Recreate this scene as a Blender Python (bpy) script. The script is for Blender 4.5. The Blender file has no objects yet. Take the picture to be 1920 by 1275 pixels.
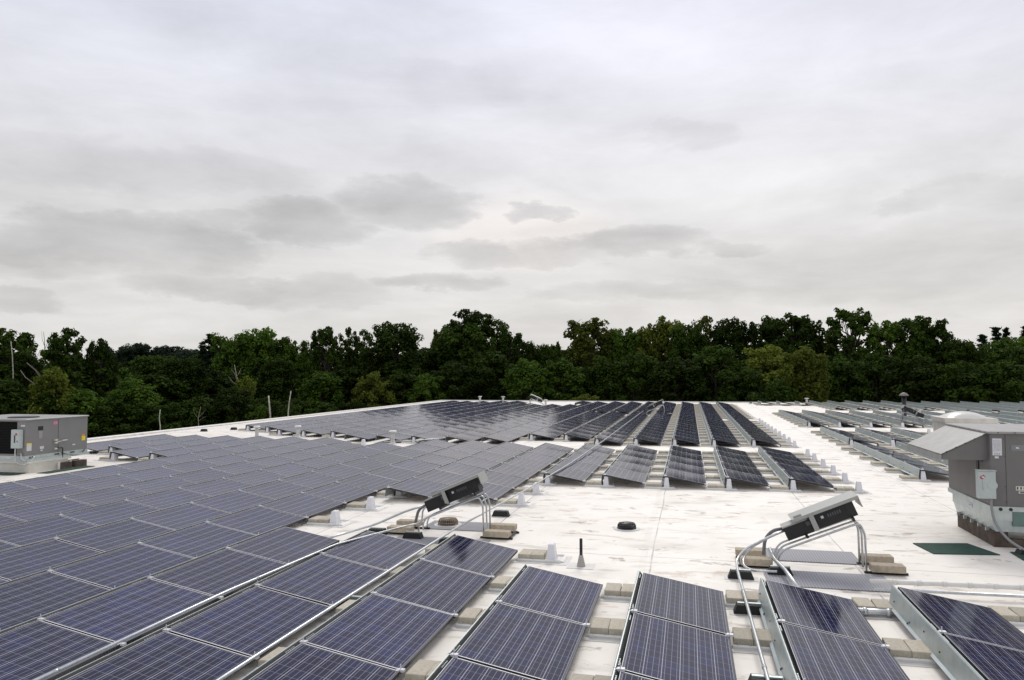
import bpy, math, random, re
from mathutils import Vector, Matrix
R_ = math.radians
random.seed(7)
S = bpy.context.scene
COL = S.collection
# ------------------------------------------------------------------ camera
CF, CPI, CYA, CRO, CH = 1423.19, .0440, -.2287, -.0017, 2.8954
def cam_axes():
    cy, sy, cp, sp = math.cos(CYA), math.sin(CYA), math.cos(CPI), math.sin(CPI)
    f = Vector((sy*cp, cy*cp, sp)); r = Vector((cy, -sy, 0)); u = r.cross(f)
    c, s = math.cos(CRO), math.sin(CRO)
    return f, r*c+u*s, u*c-r*s
AF, AR, AU = cam_axes()
cd = bpy.data.cameras.new('camera'); cam = bpy.data.objects.new('camera', cd); COL.objects.link(cam)
cd.sensor_width = 36; cd.lens = 36*CF/1920; cd.clip_start = .1; cd.clip_end = 3000
cam.matrix_world = Matrix(((AR.x, AU.x, -AF.x, 0), (AR.y, AU.y, -AF.y, 0), (AR.z, AU.z, -AF.z, CH), (0, 0, 0, 1)))
S.camera = cam
def pdir(px, py):
    return AF + AR*((px-960)/CF) + AU*((637.5-py)/CF)
# ------------------------------------------------------------------ world: overcast sky
W = bpy.data.worlds.new('World'); S.world = W; W.use_nodes = True
SUN_EL, SUN_AZ = R_(42), R_(2)            # azimuth measured from +Y towards +X
def build_world():
    nt = W.node_tree; N = nt.nodes; L = nt.links; N.clear()
    out = N.new('ShaderNodeOutputWorld'); bg = N.new('ShaderNodeBackground'); L.new(bg.outputs[0], out.inputs[0])
    sky = N.new('ShaderNodeTexSky'); sky.sky_type = 'NISHITA'; sky.sun_disc = False
    sky.sun_elevation = SUN_EL; sky.sun_rotation = SUN_AZ; sky.dust_density = 3
    tc = N.new('ShaderNodeTexCoord')
    def M(op, a, b=None, c=None, clamp=False):
        n = N.new('ShaderNodeMath'); n.operation = op; n.use_clamp = clamp
        for i, v in enumerate((a, b, c)):
            if v is None: continue
            if hasattr(v, 'is_output'): L.new(v, n.inputs[i])
            else: n.inputs[i].default_value = v
        return n.outputs[0]
    sep = N.new('ShaderNodeSeparateXYZ'); L.new(tc.outputs['Generated'], sep.inputs[0])
    x, y, z = sep.outputs
    zc = M('MAXIMUM', z, 0.0)
    az = M('ARCTAN2', x, y); el = M('ARCSINE', zc)
    def noise(vec, sc, det=5, rough=.55, dist=0):
        n = N.new('ShaderNodeTexNoise'); n.inputs['Scale'].default_value = sc; n.inputs['Detail'].default_value = det
        n.inputs['Roughness'].default_value = rough; n.inputs['Distortion'].default_value = dist
        L.new(vec, n.inputs['Vector']); return n
    # cloud-deck coordinates: flat layer seen in perspective
    cx = N.new('ShaderNodeCombineXYZ'); inv = M('ADD', zc, .14)
    L.new(M('DIVIDE', x, inv), cx.inputs[0]); L.new(M('DIVIDE', y, inv), cx.inputs[1]); cx.inputs[2].default_value = 1.3
    nd = noise(cx.outputs[0], 1.3, 9, .56, .35).outputs['Fac']
    nb = noise(cx.outputs[0], .33, 4, .5, .2).outputs['Fac']
    ca = N.new('ShaderNodeCombineXYZ'); L.new(az, ca.inputs[0]); L.new(M('MULTIPLY', el, 2.4), ca.inputs[1])
    wn = noise(ca.outputs[0], 6, 8, .62)
    ws = N.new('ShaderNodeSeparateXYZ'); L.new(wn.outputs['Color'], ws.inputs[0])
    azw = M('ADD', az, M('MULTIPLY', M('SUBTRACT', ws.outputs[0], .5), .20))
    elw = M('ADD', el, M('MULTIPLY', M('SUBTRACT', ws.outputs[1], .5), .085))
    dark = None
    blobs = [(225,455,190,46,1.0),(345,470,90,30,.5),(120,490,110,26,.5),(575,415,100,26,.75),(770,375,120,34,.85),(830,400,50,16,.4),
             (1015,396,48,14,.75),(900,475,90,20,.7),(1060,470,90,22,.55),(1190,455,110,28,.85),(1370,465,50,14,.55),
             (400,535,150,20,.75),(620,548,110,26,.45),(830,532,90,16,.75),(1230,540,170,16,.45),(40,560,60,16,.55),
             (250,305,240,36,.4),(90,300,150,30,.3),(1290,265,70,26,.4),(1740,368,60,16,.5),(1850,360,80,20,.4),(380,410,60,10,.4),
             (1450,520,160,30,.25),(1700,500,220,60,.3),(1880,440,120,80,.3),(880,300,150,30,.18),(1050,560,80,12,.35),(850,160,120,30,.2),(1600,560,120,16,.3)]
    for px, py, wx, wy, amp in blobs:
        d = pdir(px, py).normalized(); a0 = math.atan2(d.x, d.y); e0 = math.asin(d.z)
        ax = wx/CF*1.05; ay = wy/CF*1.1
        dx = M('DIVIDE', M('SUBTRACT', azw, a0), ax); dy = M('DIVIDE', M('SUBTRACT', elw, e0), ay)
        # flat base, softer top
        dyb = M('MAXIMUM', dy, M('MULTIPLY', dy, 1.7))
        q = M('ADD', M('MULTIPLY', dx, dx), M('MULTIPLY', M('MINIMUM', dy, dyb), M('MINIMUM', dy, dyb)))
        m0 = M('SUBTRACT', 1.0, M('MULTIPLY', q, .62), None, True); m = M('MULTIPLY', M('MULTIPLY', m0, M('SUBTRACT', 2.0, m0)), amp)
        dark = m if dark is None else M('MAXIMUM', dark, m)
    # mix detail
    fine = noise(ca.outputs[0], 16, 5, .55).outputs['Fac']
    dk = M('MULTIPLY', dark, M('ADD', .72, M('MULTIPLY', fine, .56)))
    dk = M('MINIMUM', dk, 1.0)
    st = N.new('ShaderNodeCombineXYZ'); L.new(az, st.inputs[0]); L.new(M('MULTIPLY', el, 3.2), st.inputs[1]); st.inputs[2].default_value = 4.7
    ns = noise(st.outputs[0], 3.6, 9, .6, .25).outputs['Fac']
    deck = M('ADD', M('MULTIPLY', M('SUBTRACT', nd, .5), .42), M('MULTIPLY', M('SUBTRACT', ns, .5), .52))
    big = M('MULTIPLY', M('SUBTRACT', nb, .5), .22)
    base = N.new('ShaderNodeValToRGB'); L.new(el, base.inputs[0])
    e = base.color_ramp.elements; e[0].position = 0; e[0].color = (.72,.705,.69,1); e[1].position = 1.5; e[1].color = (.80,.81,.85,1)
    for p, c in ((.10,(.735,.72,.71,1)),(.2,(.75,.74,.745,1)),(.32,(.745,.75,.80,1)),(.48,(.755,.775,.89,1)),(.8,(.80,.81,.88,1))):
        k = e.new(p); k.color = c
    v = M('ADD', M('ADD', 1.02, deck), big); v = M('SUBTRACT', v, M('MULTIPLY', dk, .29))
    v = M('MAXIMUM', v, .3)
    mul = N.new('ShaderNodeVectorMath'); mul.operation = 'SCALE'; L.new(base.outputs[0], mul.inputs[0]); L.new(v, mul.inputs['Scale'])
    # warm bright patch where the sun is behind the clouds
    d = pdir(980, 430).normalized(); a0 = math.atan2(d.x, d.y); e0 = math.asin(d.z)
    dx = M('DIVIDE', M('SUBTRACT', azw, a0), .16); dy = M('DIVIDE', M('SUBTRACT', elw, e0), .06)
    g = M('SUBTRACT', 1.0, M('ADD', M('MULTIPLY', dx, dx), M('MULTIPLY', dy, dy)), None, True)
    wm = N.new('ShaderNodeMix'); wm.data_type = 'RGBA'; wm.blend_type = 'ADD'
    L.new(M('MULTIPLY', g, M('SUBTRACT', 1.0, dk)), wm.inputs[0]); L.new(mul.outputs[0], wm.inputs[6]); wm.inputs[7].default_value = (.13,.095,.07,1)
    # a little of the clear sky through the deck
    sk = N.new('ShaderNodeVectorMath'); sk.operation = 'SCALE'; L.new(sky.outputs[0], sk.inputs[0]); sk.inputs['Scale'].default_value = .1
    mx = N.new('ShaderNodeMix'); mx.data_type = 'RGBA'; mx.inputs[0].default_value = .96
    L.new(sk.outputs[0], mx.inputs[6]); L.new(wm.outputs[2], mx.inputs[7])
    L.new(mx.outputs[2], bg.inputs[0]); bg.inputs[1].default_value = 1.0
build_world()
sl = bpy.data.lights.new('sun', 'SUN'); sl.energy = 1.4; sl.angle = R_(20); sl.color = (1, .95, .88)
so = bpy.data.objects.new('sun', sl); COL.objects.link(so)
sd = Vector((math.sin(SUN_AZ)*math.cos(SUN_EL), math.cos(SUN_AZ)*math.cos(SUN_EL), math.sin(SUN_EL)))
so.rotation_euler = sd.to_track_quat('Z', 'Y').to_euler()
S.view_settings.view_transform = 'Standard'; S.view_settings.look = 'None'; S.view_settings.exposure = 0.0; S.view_settings.gamma = 1
S.render.engine = 'CYCLES'
# ------------------------------------------------------------------ mesh helpers
class MB:
    def __init__(s): s.v = []; s.f = []; s.m = []; s.uv = {}
    def add(s, vs, fs, mi=0, M=None):
        o = len(s.v)
        s.v += [tuple(M @ Vector(p)) for p in vs] if M else [tuple(p) for p in vs]
        for f in fs: s.f.append(tuple(o+i for i in f)); s.m.append(mi)
        return s
    def box(s, x0, x1, y0, y1, z0, z1, mi=0, M=None, b=0):
        if b:
            pts = []
            for z, ins in ((z0, 0), (z1-b, 0), (z1, b)):
                pts += [(x0+ins, y0+ins, z), (x1-ins, y0+ins, z), (x1-ins, y1-ins, z), (x0+ins, y1-ins, z)]
            fs = [(3,2,1,0), (8,9,10,11)]
            for k in (0, 4):
                for i in range(4): fs.append((k+i, k+(i+1) % 4, k+4+(i+1) % 4, k+4+i))
            return s.add(pts, fs, mi, M)
        p = [(x0,y0,z0),(x1,y0,z0),(x1,y1,z0),(x0,y1,z0),(x0,y0,z1),(x1,y0,z1),(x1,y1,z1),(x0,y1,z1)]
        return s.add(p, [(3,2,1,0),(4,5,6,7),(0,1,5,4),(1,2,6,5),(2,3,7,6),(3,0,4,7)], mi, M)
    def prism(s, poly, a0, a1, axis='y', mi=0, M=None):
        """poly in the plane across axis; y: (x,z)  x: (y,z)  z: (x,y)"""
        def P(p, a): return {'y': (p[0], a, p[1]), 'x': (a, p[0], p[1]), 'z': (p[0], p[1], a)}[axis]
        n = len(poly); vs = [P(p, a0) for p in poly]+[P(p, a1) for p in poly]
        fs = [tuple(range(n)), tuple(range(2*n-1, n-1, -1))]+[(i, i+n, (i+1) % n+n, (i+1) % n) for i in range(n)]
        return s.add(vs, fs, mi, M)
    def tube(s, pts, r, seg=8, mi=0, cap=True, M=None):
        pts = [Vector(p) for p in pts]; rr = r if isinstance(r, (list, tuple)) else [r]*len(pts)
        rings = []; up = None
        for i, p in enumerate(pts):
            t = (pts[min(i+1, len(pts)-1)]-pts[max(i-1, 0)]).normalized()
            if up is None: up = Vector((0,0,1)) if abs(t.z) < .9 else Vector((1,0,0))
            a = t.cross(up).normalized(); b = a.cross(t).normalized(); up = b
            rings.append([p+(a*math.cos(k*2*math.pi/seg)+b*math.sin(k*2*math.pi/seg))*rr[i] for k in range(seg)])
        vs = [q for g in rings for q in g]; fs = []
        for i in range(len(pts)-1):
            for k in range(seg):
                k2 = (k+1) % seg; fs.append((i*seg+k, i*seg+k2, (i+1)*seg+k2, (i+1)*seg+k))
        if cap: fs += [tuple(range(seg-1, -1, -1)), tuple(range((len(pts)-1)*seg, len(pts)*seg))]
        return s.add(vs, fs, mi, M)
    def lathe(s, prof, seg=20, mi=0, cx=0, cy=0):
        vs = [(cx+r*math.cos(k*2*math.pi/seg), cy+r*math.sin(k*2*math.pi/seg), z) for r, z in prof for k in range(seg)]
        fs = [(i*seg+k, i*seg+(k+1) % seg, (i+1)*seg+(k+1) % seg, (i+1)*seg+k) for i in range(len(prof)-1) for k in range(seg)]
        fs += [tuple(range(seg-1, -1, -1)), tuple(range((len(prof)-1)*seg, len(prof)*seg))]
        return s.add(vs, fs, mi)
    def mesh(s, name, mats, smooth=False):
        me = bpy.data.meshes.new(name); me.from_pydata(s.v, [], s.f)
        for m in (mats if isinstance(mats, (list, tuple)) else [mats]): me.materials.append(m)
        me.polygons.foreach_set('material_index', s.m)
        if smooth: me.polygons.foreach_set('use_smooth', [True]*len(s.f))
        me.validate(); me.update()
        return me
    def build(s, name, mats, parent=None, loc=(0,0,0), smooth=False, rz=0):
        return link(name, s.mesh(name, mats, smooth), parent, loc, rz)
def smooth_path(pts, k=4):
    """round the corners of a polyline (Catmull-Rom)"""
    P = [Vector(p) for p in pts]; P = [P[0]*2-P[1]]+P+[P[-1]*2-P[-2]]; o = []
    for i in range(1, len(P)-2):
        for j in range(k):
            t = j/k; a, b, c, d = P[i-1], P[i], P[i+1], P[i+2]
            o.append(.5*((2*b)+(c-a)*t+(2*a-5*b+4*c-d)*t*t+(3*b-a-3*c+d)*t**3))
    return o+[P[-2]]
def bend(pts, r=.08, k=4):
    """polyline with filleted corners"""
    P = [Vector(p) for p in pts]; o = [P[0]]
    for i in range(1, len(P)-1):
        a, b, c = P[i-1], P[i], P[i+1]; d1 = (a-b); d2 = (c-b); rr = min(r, d1.length*.45, d2.length*.45)
        p1 = b+d1.normalized()*rr; p2 = b+d2.normalized()*rr
        for j in range(k+1):
            t = j/k; o.append(p1*(1-t)**2+b*2*t*(1-t)+p2*t*t)
    return o+[P[-1]]
def link(name, me, parent=None, loc=(0,0,0), rz=0):
    o = bpy.data.objects.new(name, me); COL.objects.link(o); o.location = loc; o.rotation_euler = (0,0,rz)
    if parent: o.parent = parent
    return o
def relabel(l):
    for a, b in (('at the far left','above the grey rooftop unit'),('at far left','above the grey rooftop unit'),('left edge','grey-unit edge'),('right edge','brown-unit edge'),('left of','on the grey-unit side of'),('right of','on the brown-unit side of'),
                 ('rising to the right','rising toward the brown unit'),('rising to the left','rising toward the grey unit'),('foreground','front'),('farthest','most distant'),
                 ('from the left','from the grey-unit end'),('left','grey-unit side'),('right','brown-unit side')): l = l.replace(a, b) if a not in ('left','right') else re.sub(r'\b%s\b' % a, b, l)
    return l
def tag(o, label=None, cat=None, group=None, kind=None):
    if label: label = relabel(label)
    if label: o['label'] = label
    if cat: o['category'] = cat
    if group: o['group'] = group
    if kind: o['kind'] = kind
    return o
def thing(name, label, cat, loc=(0,0,0), group=None, rz=0):
    return tag(link(name, None, None, loc, rz), label, cat, group)
def dup(root, loc, label=None, group=None):
    r = root.copy(); COL.objects.link(r); r.location = loc
    if label: r['label'] = label
    if group: r['group'] = group
    for ch in list(root.children):
        c = ch.copy(); COL.objects.link(c); c.parent = r
        for g in list(ch.children):
            d = g.copy(); COL.objects.link(d); d.parent = c
    return r
# ------------------------------------------------------------------ materials
def mat(name, col, rough=.6, metal=0, noise=None, bump=0, bscale=40, spec=.5, coat=0, hue=0, nscale=6, coord='Object'):
    m = bpy.data.materials.new(name); m.use_nodes = True; nt = m.node_tree; N = nt.nodes; L = nt.links
    b = N['Principled BSDF']; b.inputs['Base Color'].default_value = (*col, 1); b.inputs['Roughness'].default_value = rough
    b.inputs['Metallic'].default_value = metal; b.inputs['Specular IOR Level'].default_value = spec
    b.inputs['Coat Weight'].default_value = coat
    tc = N.new('ShaderNodeTexCoord'); src = tc.outputs[coord]
    if noise:
        n = N.new('ShaderNodeTexNoise'); n.inputs['Scale'].default_value = nscale; n.inputs['Detail'].default_value = 6; n.inputs['Roughness'].default_value = .6
        L.new(src, n.inputs['Vector'])
        r = N.new('ShaderNodeValToRGB'); r.color_ramp.elements[0].position = .3; r.color_ramp.elements[1].position = .72
        r.color_ramp.elements[0].color = (*noise, 1); r.color_ramp.elements[1].color = (*col, 1)
        L.new(n.outputs['Fac'], r.inputs[0]); L.new(r.outputs[0], b.inputs['Base Color'])
        if hue:
            oi = N.new('ShaderNodeObjectInfo'); h = N.new('ShaderNodeHueSaturation'); ma = N.new('ShaderNodeMapRange')
            ma.inputs[3].default_value = 1-hue; ma.inputs[4].default_value = 1+hue
            L.new(oi.outputs['Random'], ma.inputs[0]); L.new(ma.outputs[0], h.inputs['Value']); L.new(r.outputs[0], h.inputs['Color']); L.new(h.outputs[0], b.inputs['Base Color'])
    if bump:
        n2 = N.new('ShaderNodeTexNoise'); n2.inputs['Scale'].default_value = bscale; n2.inputs['Detail'].default_value = 4; L.new(src, n2.inputs['Vector'])
        bp = N.new('ShaderNodeBump'); bp.inputs['Strength'].default_value = bump; bp.inputs['Distance'].default_value = .01
        L.new(n2.outputs['Fac'], bp.inputs['Height']); L.new(bp.outputs[0], b.inputs['Normal'])
    return m
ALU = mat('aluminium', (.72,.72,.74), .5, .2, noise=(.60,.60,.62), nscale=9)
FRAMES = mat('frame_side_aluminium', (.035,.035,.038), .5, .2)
GALV = mat('galvanised_steel', (.56,.61,.60), .38, .55, noise=(.42,.48,.47), nscale=5, bump=.05)
GALVP = mat('galvanised_pipe', (.62,.64,.65), .34, .8, noise=(.45,.47,.48), nscale=12)
WHITEP = mat('white_plastic', (.78,.78,.81), .45, noise=(.70,.70,.74), nscale=8)
WHITEM = mat('white_painted_metal', (.78,.77,.74), .5, noise=(.66,.64,.6), nscale=4)
CONC = mat('concrete', (.56,.51,.42), .92, noise=(.42,.38,.30), bump=.6, bscale=120, nscale=22, hue=.16)
CONCT = mat('tan_concrete', (.55,.48,.37), .92, noise=(.38,.32,.24), bump=.6, bscale=120, nscale=18, hue=.1)
BLACKR = mat('black_rubber', (.022,.022,.023), .75, noise=(.014,.014,.015), nscale=20, bump=.2)
BLACK = mat('black_metal', (.018,.018,.02), .42, noise=(.012,.012,.013), nscale=10)
GREYP = mat('grey_enclosure_paint', (.38,.385,.36), .42, noise=(.38,.385,.36), nscale=5)
HVACG = mat('brown_grey_paint', (.165,.158,.155), .5, noise=(.14,.135,.13), nscale=2.5)
HVACL = mat('light_grey_lid_paint', (.34,.33,.32), .45, noise=(.25,.245,.235), nscale=5)
CREAM = mat('cream_flashing', (.70,.68,.62), .55, noise=(.56,.53,.46), nscale=3)
WOOD = mat('weathered_wood', (.115,.085,.065), .85, noise=(.045,.032,.024), nscale=6, bump=.5, bscale=30)
SWB = mat('pale_grey_box_paint', (.47,.52,.51), .4, noise=(.42,.47,.46), nscale=10)
GREEN = mat('green_mat', (.025,.075,.052), .9, noise=(.018,.05,.036), nscale=8, bump=.4, bscale=200)
RED = mat('red_paint', (.4,.02,.03), .5)
PINK = mat('pink_sticker', (.75,.32,.42), .5, noise=(.7,.2,.3), nscale=60)
YELL = mat('yellow_sticker', (.82,.68,.03), .5)
ORNG = mat('orange_sticker', (.7,.25,.06), .5)
PAPER = mat('white_sticker', (.72,.73,.74), .5, noise=(.5,.51,.54), nscale=70)
DARKP = mat('dark_print', (.03,.03,.03), .5)
BLUEP = mat('blue_print', (.08,.3,.55), .5)
DOME = mat('skylight_dome', (.66,.64,.6), .3, noise=(.6,.58,.54), nscale=2)
SLIP = mat('white_slip_sheet', (.72,.71,.69), .6, noise=(.6,.58,.55), nscale=5)
STRAIN = mat('weathered_strainer', (.38,.31,.24), .8, noise=(.22,.17,.12), nscale=14)
BARK = mat('bark', (.075,.058,.045), .9, noise=(.03,.024,.018), nscale=3)
BIRCH = mat('pale_birch_bark', (.80,.77,.70), .85, noise=(.3,.26,.2), nscale=3)
DEAD = mat('dead_pale_wood', (.42,.38,.31), .9, noise=(.22,.19,.15), nscale=3)

def perf_mat(name, c1, c2, sc):
    m = bpy.data.materials.new(name); m.use_nodes = True; nt = m.node_tree; N = nt.nodes; L = nt.links; b = N['Principled BSDF']
    tc = N.new('ShaderNodeTexCoord'); v = N.new('ShaderNodeTexVoronoi'); v.inputs['Scale'].default_value = sc; v.inputs['Randomness'].default_value = 0; v.voronoi_dimensions = '2D'
    L.new(tc.outputs['Object'], v.inputs['Vector']); r = N.new('ShaderNodeValToRGB')
    r.color_ramp.elements[0].position = .28; r.color_ramp.elements[1].position = .36
    r.color_ramp.elements[0].color = (*c2, 1); r.color_ramp.elements[1].color = (*c1, 1)
    L.new(v.outputs['Distance'], r.inputs[0]); L.new(r.outputs[0], b.inputs['Base Color']); b.inputs['Roughness'].default_value = .7
    return m
PAD = perf_mat('perforated_grey_pad', (.33,.33,.36), (.19,.19,.21), 24)
PADP = mat('plain_grey_pad', (.30,.30,.32), .8, noise=(.24,.24,.26), nscale=3)

def roof_material():
    m = bpy.data.materials.new('white_roof_membrane'); m.use_nodes = True; nt = m.node_tree; N = nt.nodes; L = nt.links; b = N['Principled BSDF']
    tc = N.new('ShaderNodeTexCoord'); P = tc.outputs['Object']
    def mapn(sx, sy, rot=0):
        k = N.new('ShaderNodeMapping'); k.inputs['Scale'].default_value = (sx, sy, 1); k.inputs['Rotation'].default_value = (0,0,rot); L.new(P, k.inputs[0]); return k.outputs[0]
    def noise(v, sc, det=5, ro=.55, di=0):
        n = N.new('ShaderNodeTexNoise'); n.inputs['Scale'].default_value = sc; n.inputs['Detail'].default_value = det; n.inputs['Roughness'].default_value = ro; n.inputs['Distortion'].default_value = di
        L.new(v, n.inputs['Vector']); return n.outputs['Fac']
    def ramp(f, a, c, va=0, vb=1):
        r = N.new('ShaderNodeMapRange'); r.interpolation_type = 'SMOOTHSTEP'; L.new(f, r.inputs[0])
        for i, q in zip((1,2,3,4), (a, c, va, vb)): r.inputs[i].default_value = q
        return r.outputs[0]
    def mix(f, a, bcol):
        x = N.new('ShaderNodeMix'); x.data_type = 'RGBA'; L.new(f, x.inputs[0])
        if hasattr(a, 'is_output'): L.new(a, x.inputs[6])
        else: x.inputs[6].default_value = (*a, 1)
        x.inputs[7].default_value = (*bcol, 1); return x.outputs[2]
    def M(op, a, b2=None):
        n = N.new('ShaderNodeMath'); n.operation = op
        for i, q in enumerate((a, b2)):
            if q is None: continue
            if hasattr(q, 'is_output'): L.new(q, n.inputs[i])
            else: n.inputs[i].default_value = q
        return n.outputs[0]
    c = mix(ramp(noise(P, .35, 6, .6), .45, .75), (.85,.805,.735), (.75,.705,.64))
    c = mix(M('MULTIPLY', ramp(noise(mapn(.8,2.2), 1.1, 6, .62, .4), .52, .70), .62), c, (.50,.46,.41))
    # small scuffs and dried puddle marks
    sc = M('MULTIPLY', ramp(noise(mapn(1.0,1.9,.12), 1.5, 5, .58, .6), .60, .68), .95)
    c = mix(sc, c, (.40,.35,.31))
    sc2 = M('MULTIPLY', ramp(noise(mapn(1,1.7,-.3), 3.4, 4, .6), .66, .72), .8)
    c = mix(sc2, c, (.33,.28,.25))
    rust = M('MULTIPLY', ramp(noise(mapn(.9,1.6), .85, 7, .68, .8), .57, .66), .55)
    c = mix(rust, c, (.42,.31,.22))
    # membrane seams
    sx = N.new('ShaderNodeSeparateXYZ'); L.new(P, sx.inputs[0])
    wob = M('MULTIPLY', M('SUBTRACT', noise(P, .5, 2), .5), .06)
    def seam(ax, period, off, w, amt):
        t = M('FRACT', M('DIVIDE', M('ADD', M('ADD', sx.outputs[ax], off), wob), period))
        d = M('MULTIPLY', M('ABSOLUTE', M('SUBTRACT', t, .5)), period)
        return M('MULTIPLY', M('LESS_THAN', d, w), amt)
    s1 = seam(0, 3.0, 2.1, .012, .75); s2 = seam(1, 9.0, 1.2, .014, .7)
    s3 = seam(0, 3.0, 2.23, .055, .10)
    st = M('MAXIMUM', M('MAXIMUM', s1, s2), s3)
    brk = ramp(noise(P, 1.3, 3), .35, .55)
    c = mix(M('MULTIPLY', st, M('ADD', .4, M('MULTIPLY', brk, .6))), c, (.36,.33,.31))
    L.new(c, b.inputs['Base Color'])
    L.new(ramp(noise(P, 1.2, 5), .3, .7, .42, .7), b.inputs['Roughness'])
    bp = N.new('ShaderNodeBump'); bp.inputs['Strength'].default_value = .25; bp.inputs['Distance'].default_value = .02
    L.new(M('ADD', noise(P, 2.2, 6), M('MULTIPLY', st, .3)), bp.inputs['Height']); L.new(bp.outputs[0], b.inputs['Normal'])
    return m
ROOF = roof_material()

def cell_material():
    m = bpy.data.materials.new('solar_cells'); m.use_nodes = True; nt = m.node_tree; N = nt.nodes; L = nt.links; b = N['Principled BSDF']
    uv = N.new('ShaderNodeUVMap'); sp = N.new('ShaderNodeSeparateXYZ'); L.new(uv.outputs[0], sp.inputs[0])
    def M(op, a, b2=None, c=None):
        n = N.new('ShaderNodeMath'); n.operation = op
        for i, q in enumerate((a, b2, c)):
            if q is None: continue
            if hasattr(q, 'is_output'): L.new(q, n.inputs[i])
            else: n.inputs[i].default_value = q
        return n.outputs[0]
    u, v = sp.outputs[0], sp.outputs[1]          # cells: u 0..6, v 0..10
    fu, fv = M('FRACT', u), M('FRACT', v)
    eu = M('MULTIPLY', M('LESS_THAN', M('SUBTRACT', .5, M('ABSOLUTE', M('SUBTRACT', fu, .5))), .020), .62)
    ev = M('MULTIPLY', M('LESS_THAN', M('SUBTRACT', .5, M('ABSOLUTE', M('SUBTRACT', fv, .5))), .016), .26)
    bus = None
    for c0 in (.17, .5, .83):
        q = M('LESS_THAN', M('ABSOLUTE', M('SUBTRACT', fu, c0)), .0125); bus = q if bus is None else M('MAXIMUM', bus, q)
    line = M('MAXIMUM', M('MAXIMUM', eu, ev), M('MULTIPLY', bus, .38))
    om = N.new('ShaderNodeMath'); om.operation = 'MAXIMUM'
    outu = M('GREATER_THAN', M('ABSOLUTE', M('SUBTRACT', u, 3)), 3.0); outv = M('GREATER_THAN', M('ABSOLUTE', M('SUBTRACT', v, 5)), 5.0)
    outm = M('MAXIMUM', outu, outv)
    # crystal colour per cell
    oi = N.new('ShaderNodeObjectInfo')
    cc = N.new('ShaderNodeCombineXYZ'); L.new(M('FLOOR', u), cc.inputs[0]); L.new(M('FLOOR', v), cc.inputs[1]); L.new(M('MULTIPLY', oi.outputs['Random'], 90), cc.inputs[2])
    wn = N.new('ShaderNodeTexWhiteNoise'); L.new(cc.outputs[0], wn.inputs[0])
    r = N.new('ShaderNodeValToRGB'); e = r.color_ramp.elements
    e[0].color = (.008,.009,.042,1); e[1].color = (.012,.012,.054,1)
    k = e.new(.5); k.color = (.010,.010,.043,1); k = e.new(.9); k.color = (.013,.017,.074,1)
    L.new(wn.outputs[0], r.inputs[0])
    vo = N.new('ShaderNodeTexVoronoi'); vo.inputs['Scale'].default_value = 7
    sh = N.new('ShaderNodeVectorMath'); sh.operation = 'ADD'; L.new(uv.outputs[0], sh.inputs[0]); L.new(cc.outputs[0], sh.inputs[1]); L.new(sh.outputs[0], vo.inputs['Vector'])
    g = N.new('ShaderNodeMix'); g.data_type = 'RGBA'; g.blend_type = 'MULTIPLY'; g.inputs[0].default_value = .45
    L.new(r.outputs[0], g.inputs[6]); L.new(vo.outputs['Color'], g.inputs[7])
    hs = N.new('ShaderNodeHueSaturation'); L.new(g.outputs[2], hs.inputs['Color'])
    L.new(M('ADD', .85, M('MULTIPLY', oi.outputs['Random'], .6)), hs.inputs['Value'])
    a = N.new('ShaderNodeMix'); a.data_type = 'RGBA'; L.new(line, a.inputs[0]); L.new(hs.outputs[0], a.inputs[6]); a.inputs[7].default_value = (.64,.64,.72,1)
    a2 = N.new('ShaderNodeMix'); a2.data_type = 'RGBA'; L.new(outm, a2.inputs[0]); L.new(a.outputs[2], a2.inputs[6]); a2.inputs[7].default_value = (.10,.10,.12,1)
    L.new(a2.outputs[2], b.inputs['Base Color'])
    tc = N.new('ShaderNodeTexCoord'); dn = N.new('ShaderNodeTexNoise'); dn.inputs['Scale'].default_value = 2.5; dn.inputs['Detail'].default_value = 5
    L.new(tc.outputs['Object'], dn.inputs['Vector'])
    mr = N.new('ShaderNodeMapRange'); mr.inputs[3].default_value = .05; mr.inputs[4].default_value = .16; L.new(dn.outputs['Fac'], mr.inputs[0]); L.new(mr.outputs[0], b.inputs['Roughness'])
    b.inputs['IOR'].default_value = 1.26
    return m
CELL = cell_material()
# ------------------------------------------------------------------ ground and building
X0, Y0, RP, DX, P = -3.6459, 10.1285, 1.5182, .9985, 1.67
ZB, ZT = .13, .3128; PL = 1.636
GZ = -9.0
gm = MB(); n = 48
gm.add([(-1400,-1400,GZ),(1400,-1400,GZ),(1400,1400,GZ),(-1400,1400,GZ)], [(0,1,2,3)])
GRASS = mat('forest_floor', (.03,.04,.018), .95, noise=(.014,.018,.008), nscale=.3)
tag(gm.build('ground', GRASS), None, None, None, 'structure')
bld = thing('building', 'low building whose white membrane roof carries the solar panels', 'building', (0,0,GZ))
XE, YE, XR, YN = -25.6, 77.0, 60.0, -12.0
b = MB().box(XE, XR, YN, YE, -.4, 0.0); b.build('roof', ROOF, bld, (0,0,-GZ))
b = MB().box(XE+.05, XR-.05, YN+.05, YE-.05, 0, 8.597); b.build('wall', mat('wall_brick', (.3,.2,.15), .9, noise=(.22,.14,.1), nscale=2), bld)
b = MB()
b.box(XE-.08, XE+.14, YN, YE+.08, -.5, .1, b=.03).box(XE+.14, XR, YE-.14, YE+.08, -.5, .1, b=.03)
b.build('parapet_cap', WHITEM, bld, (0,0,-GZ))
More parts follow.
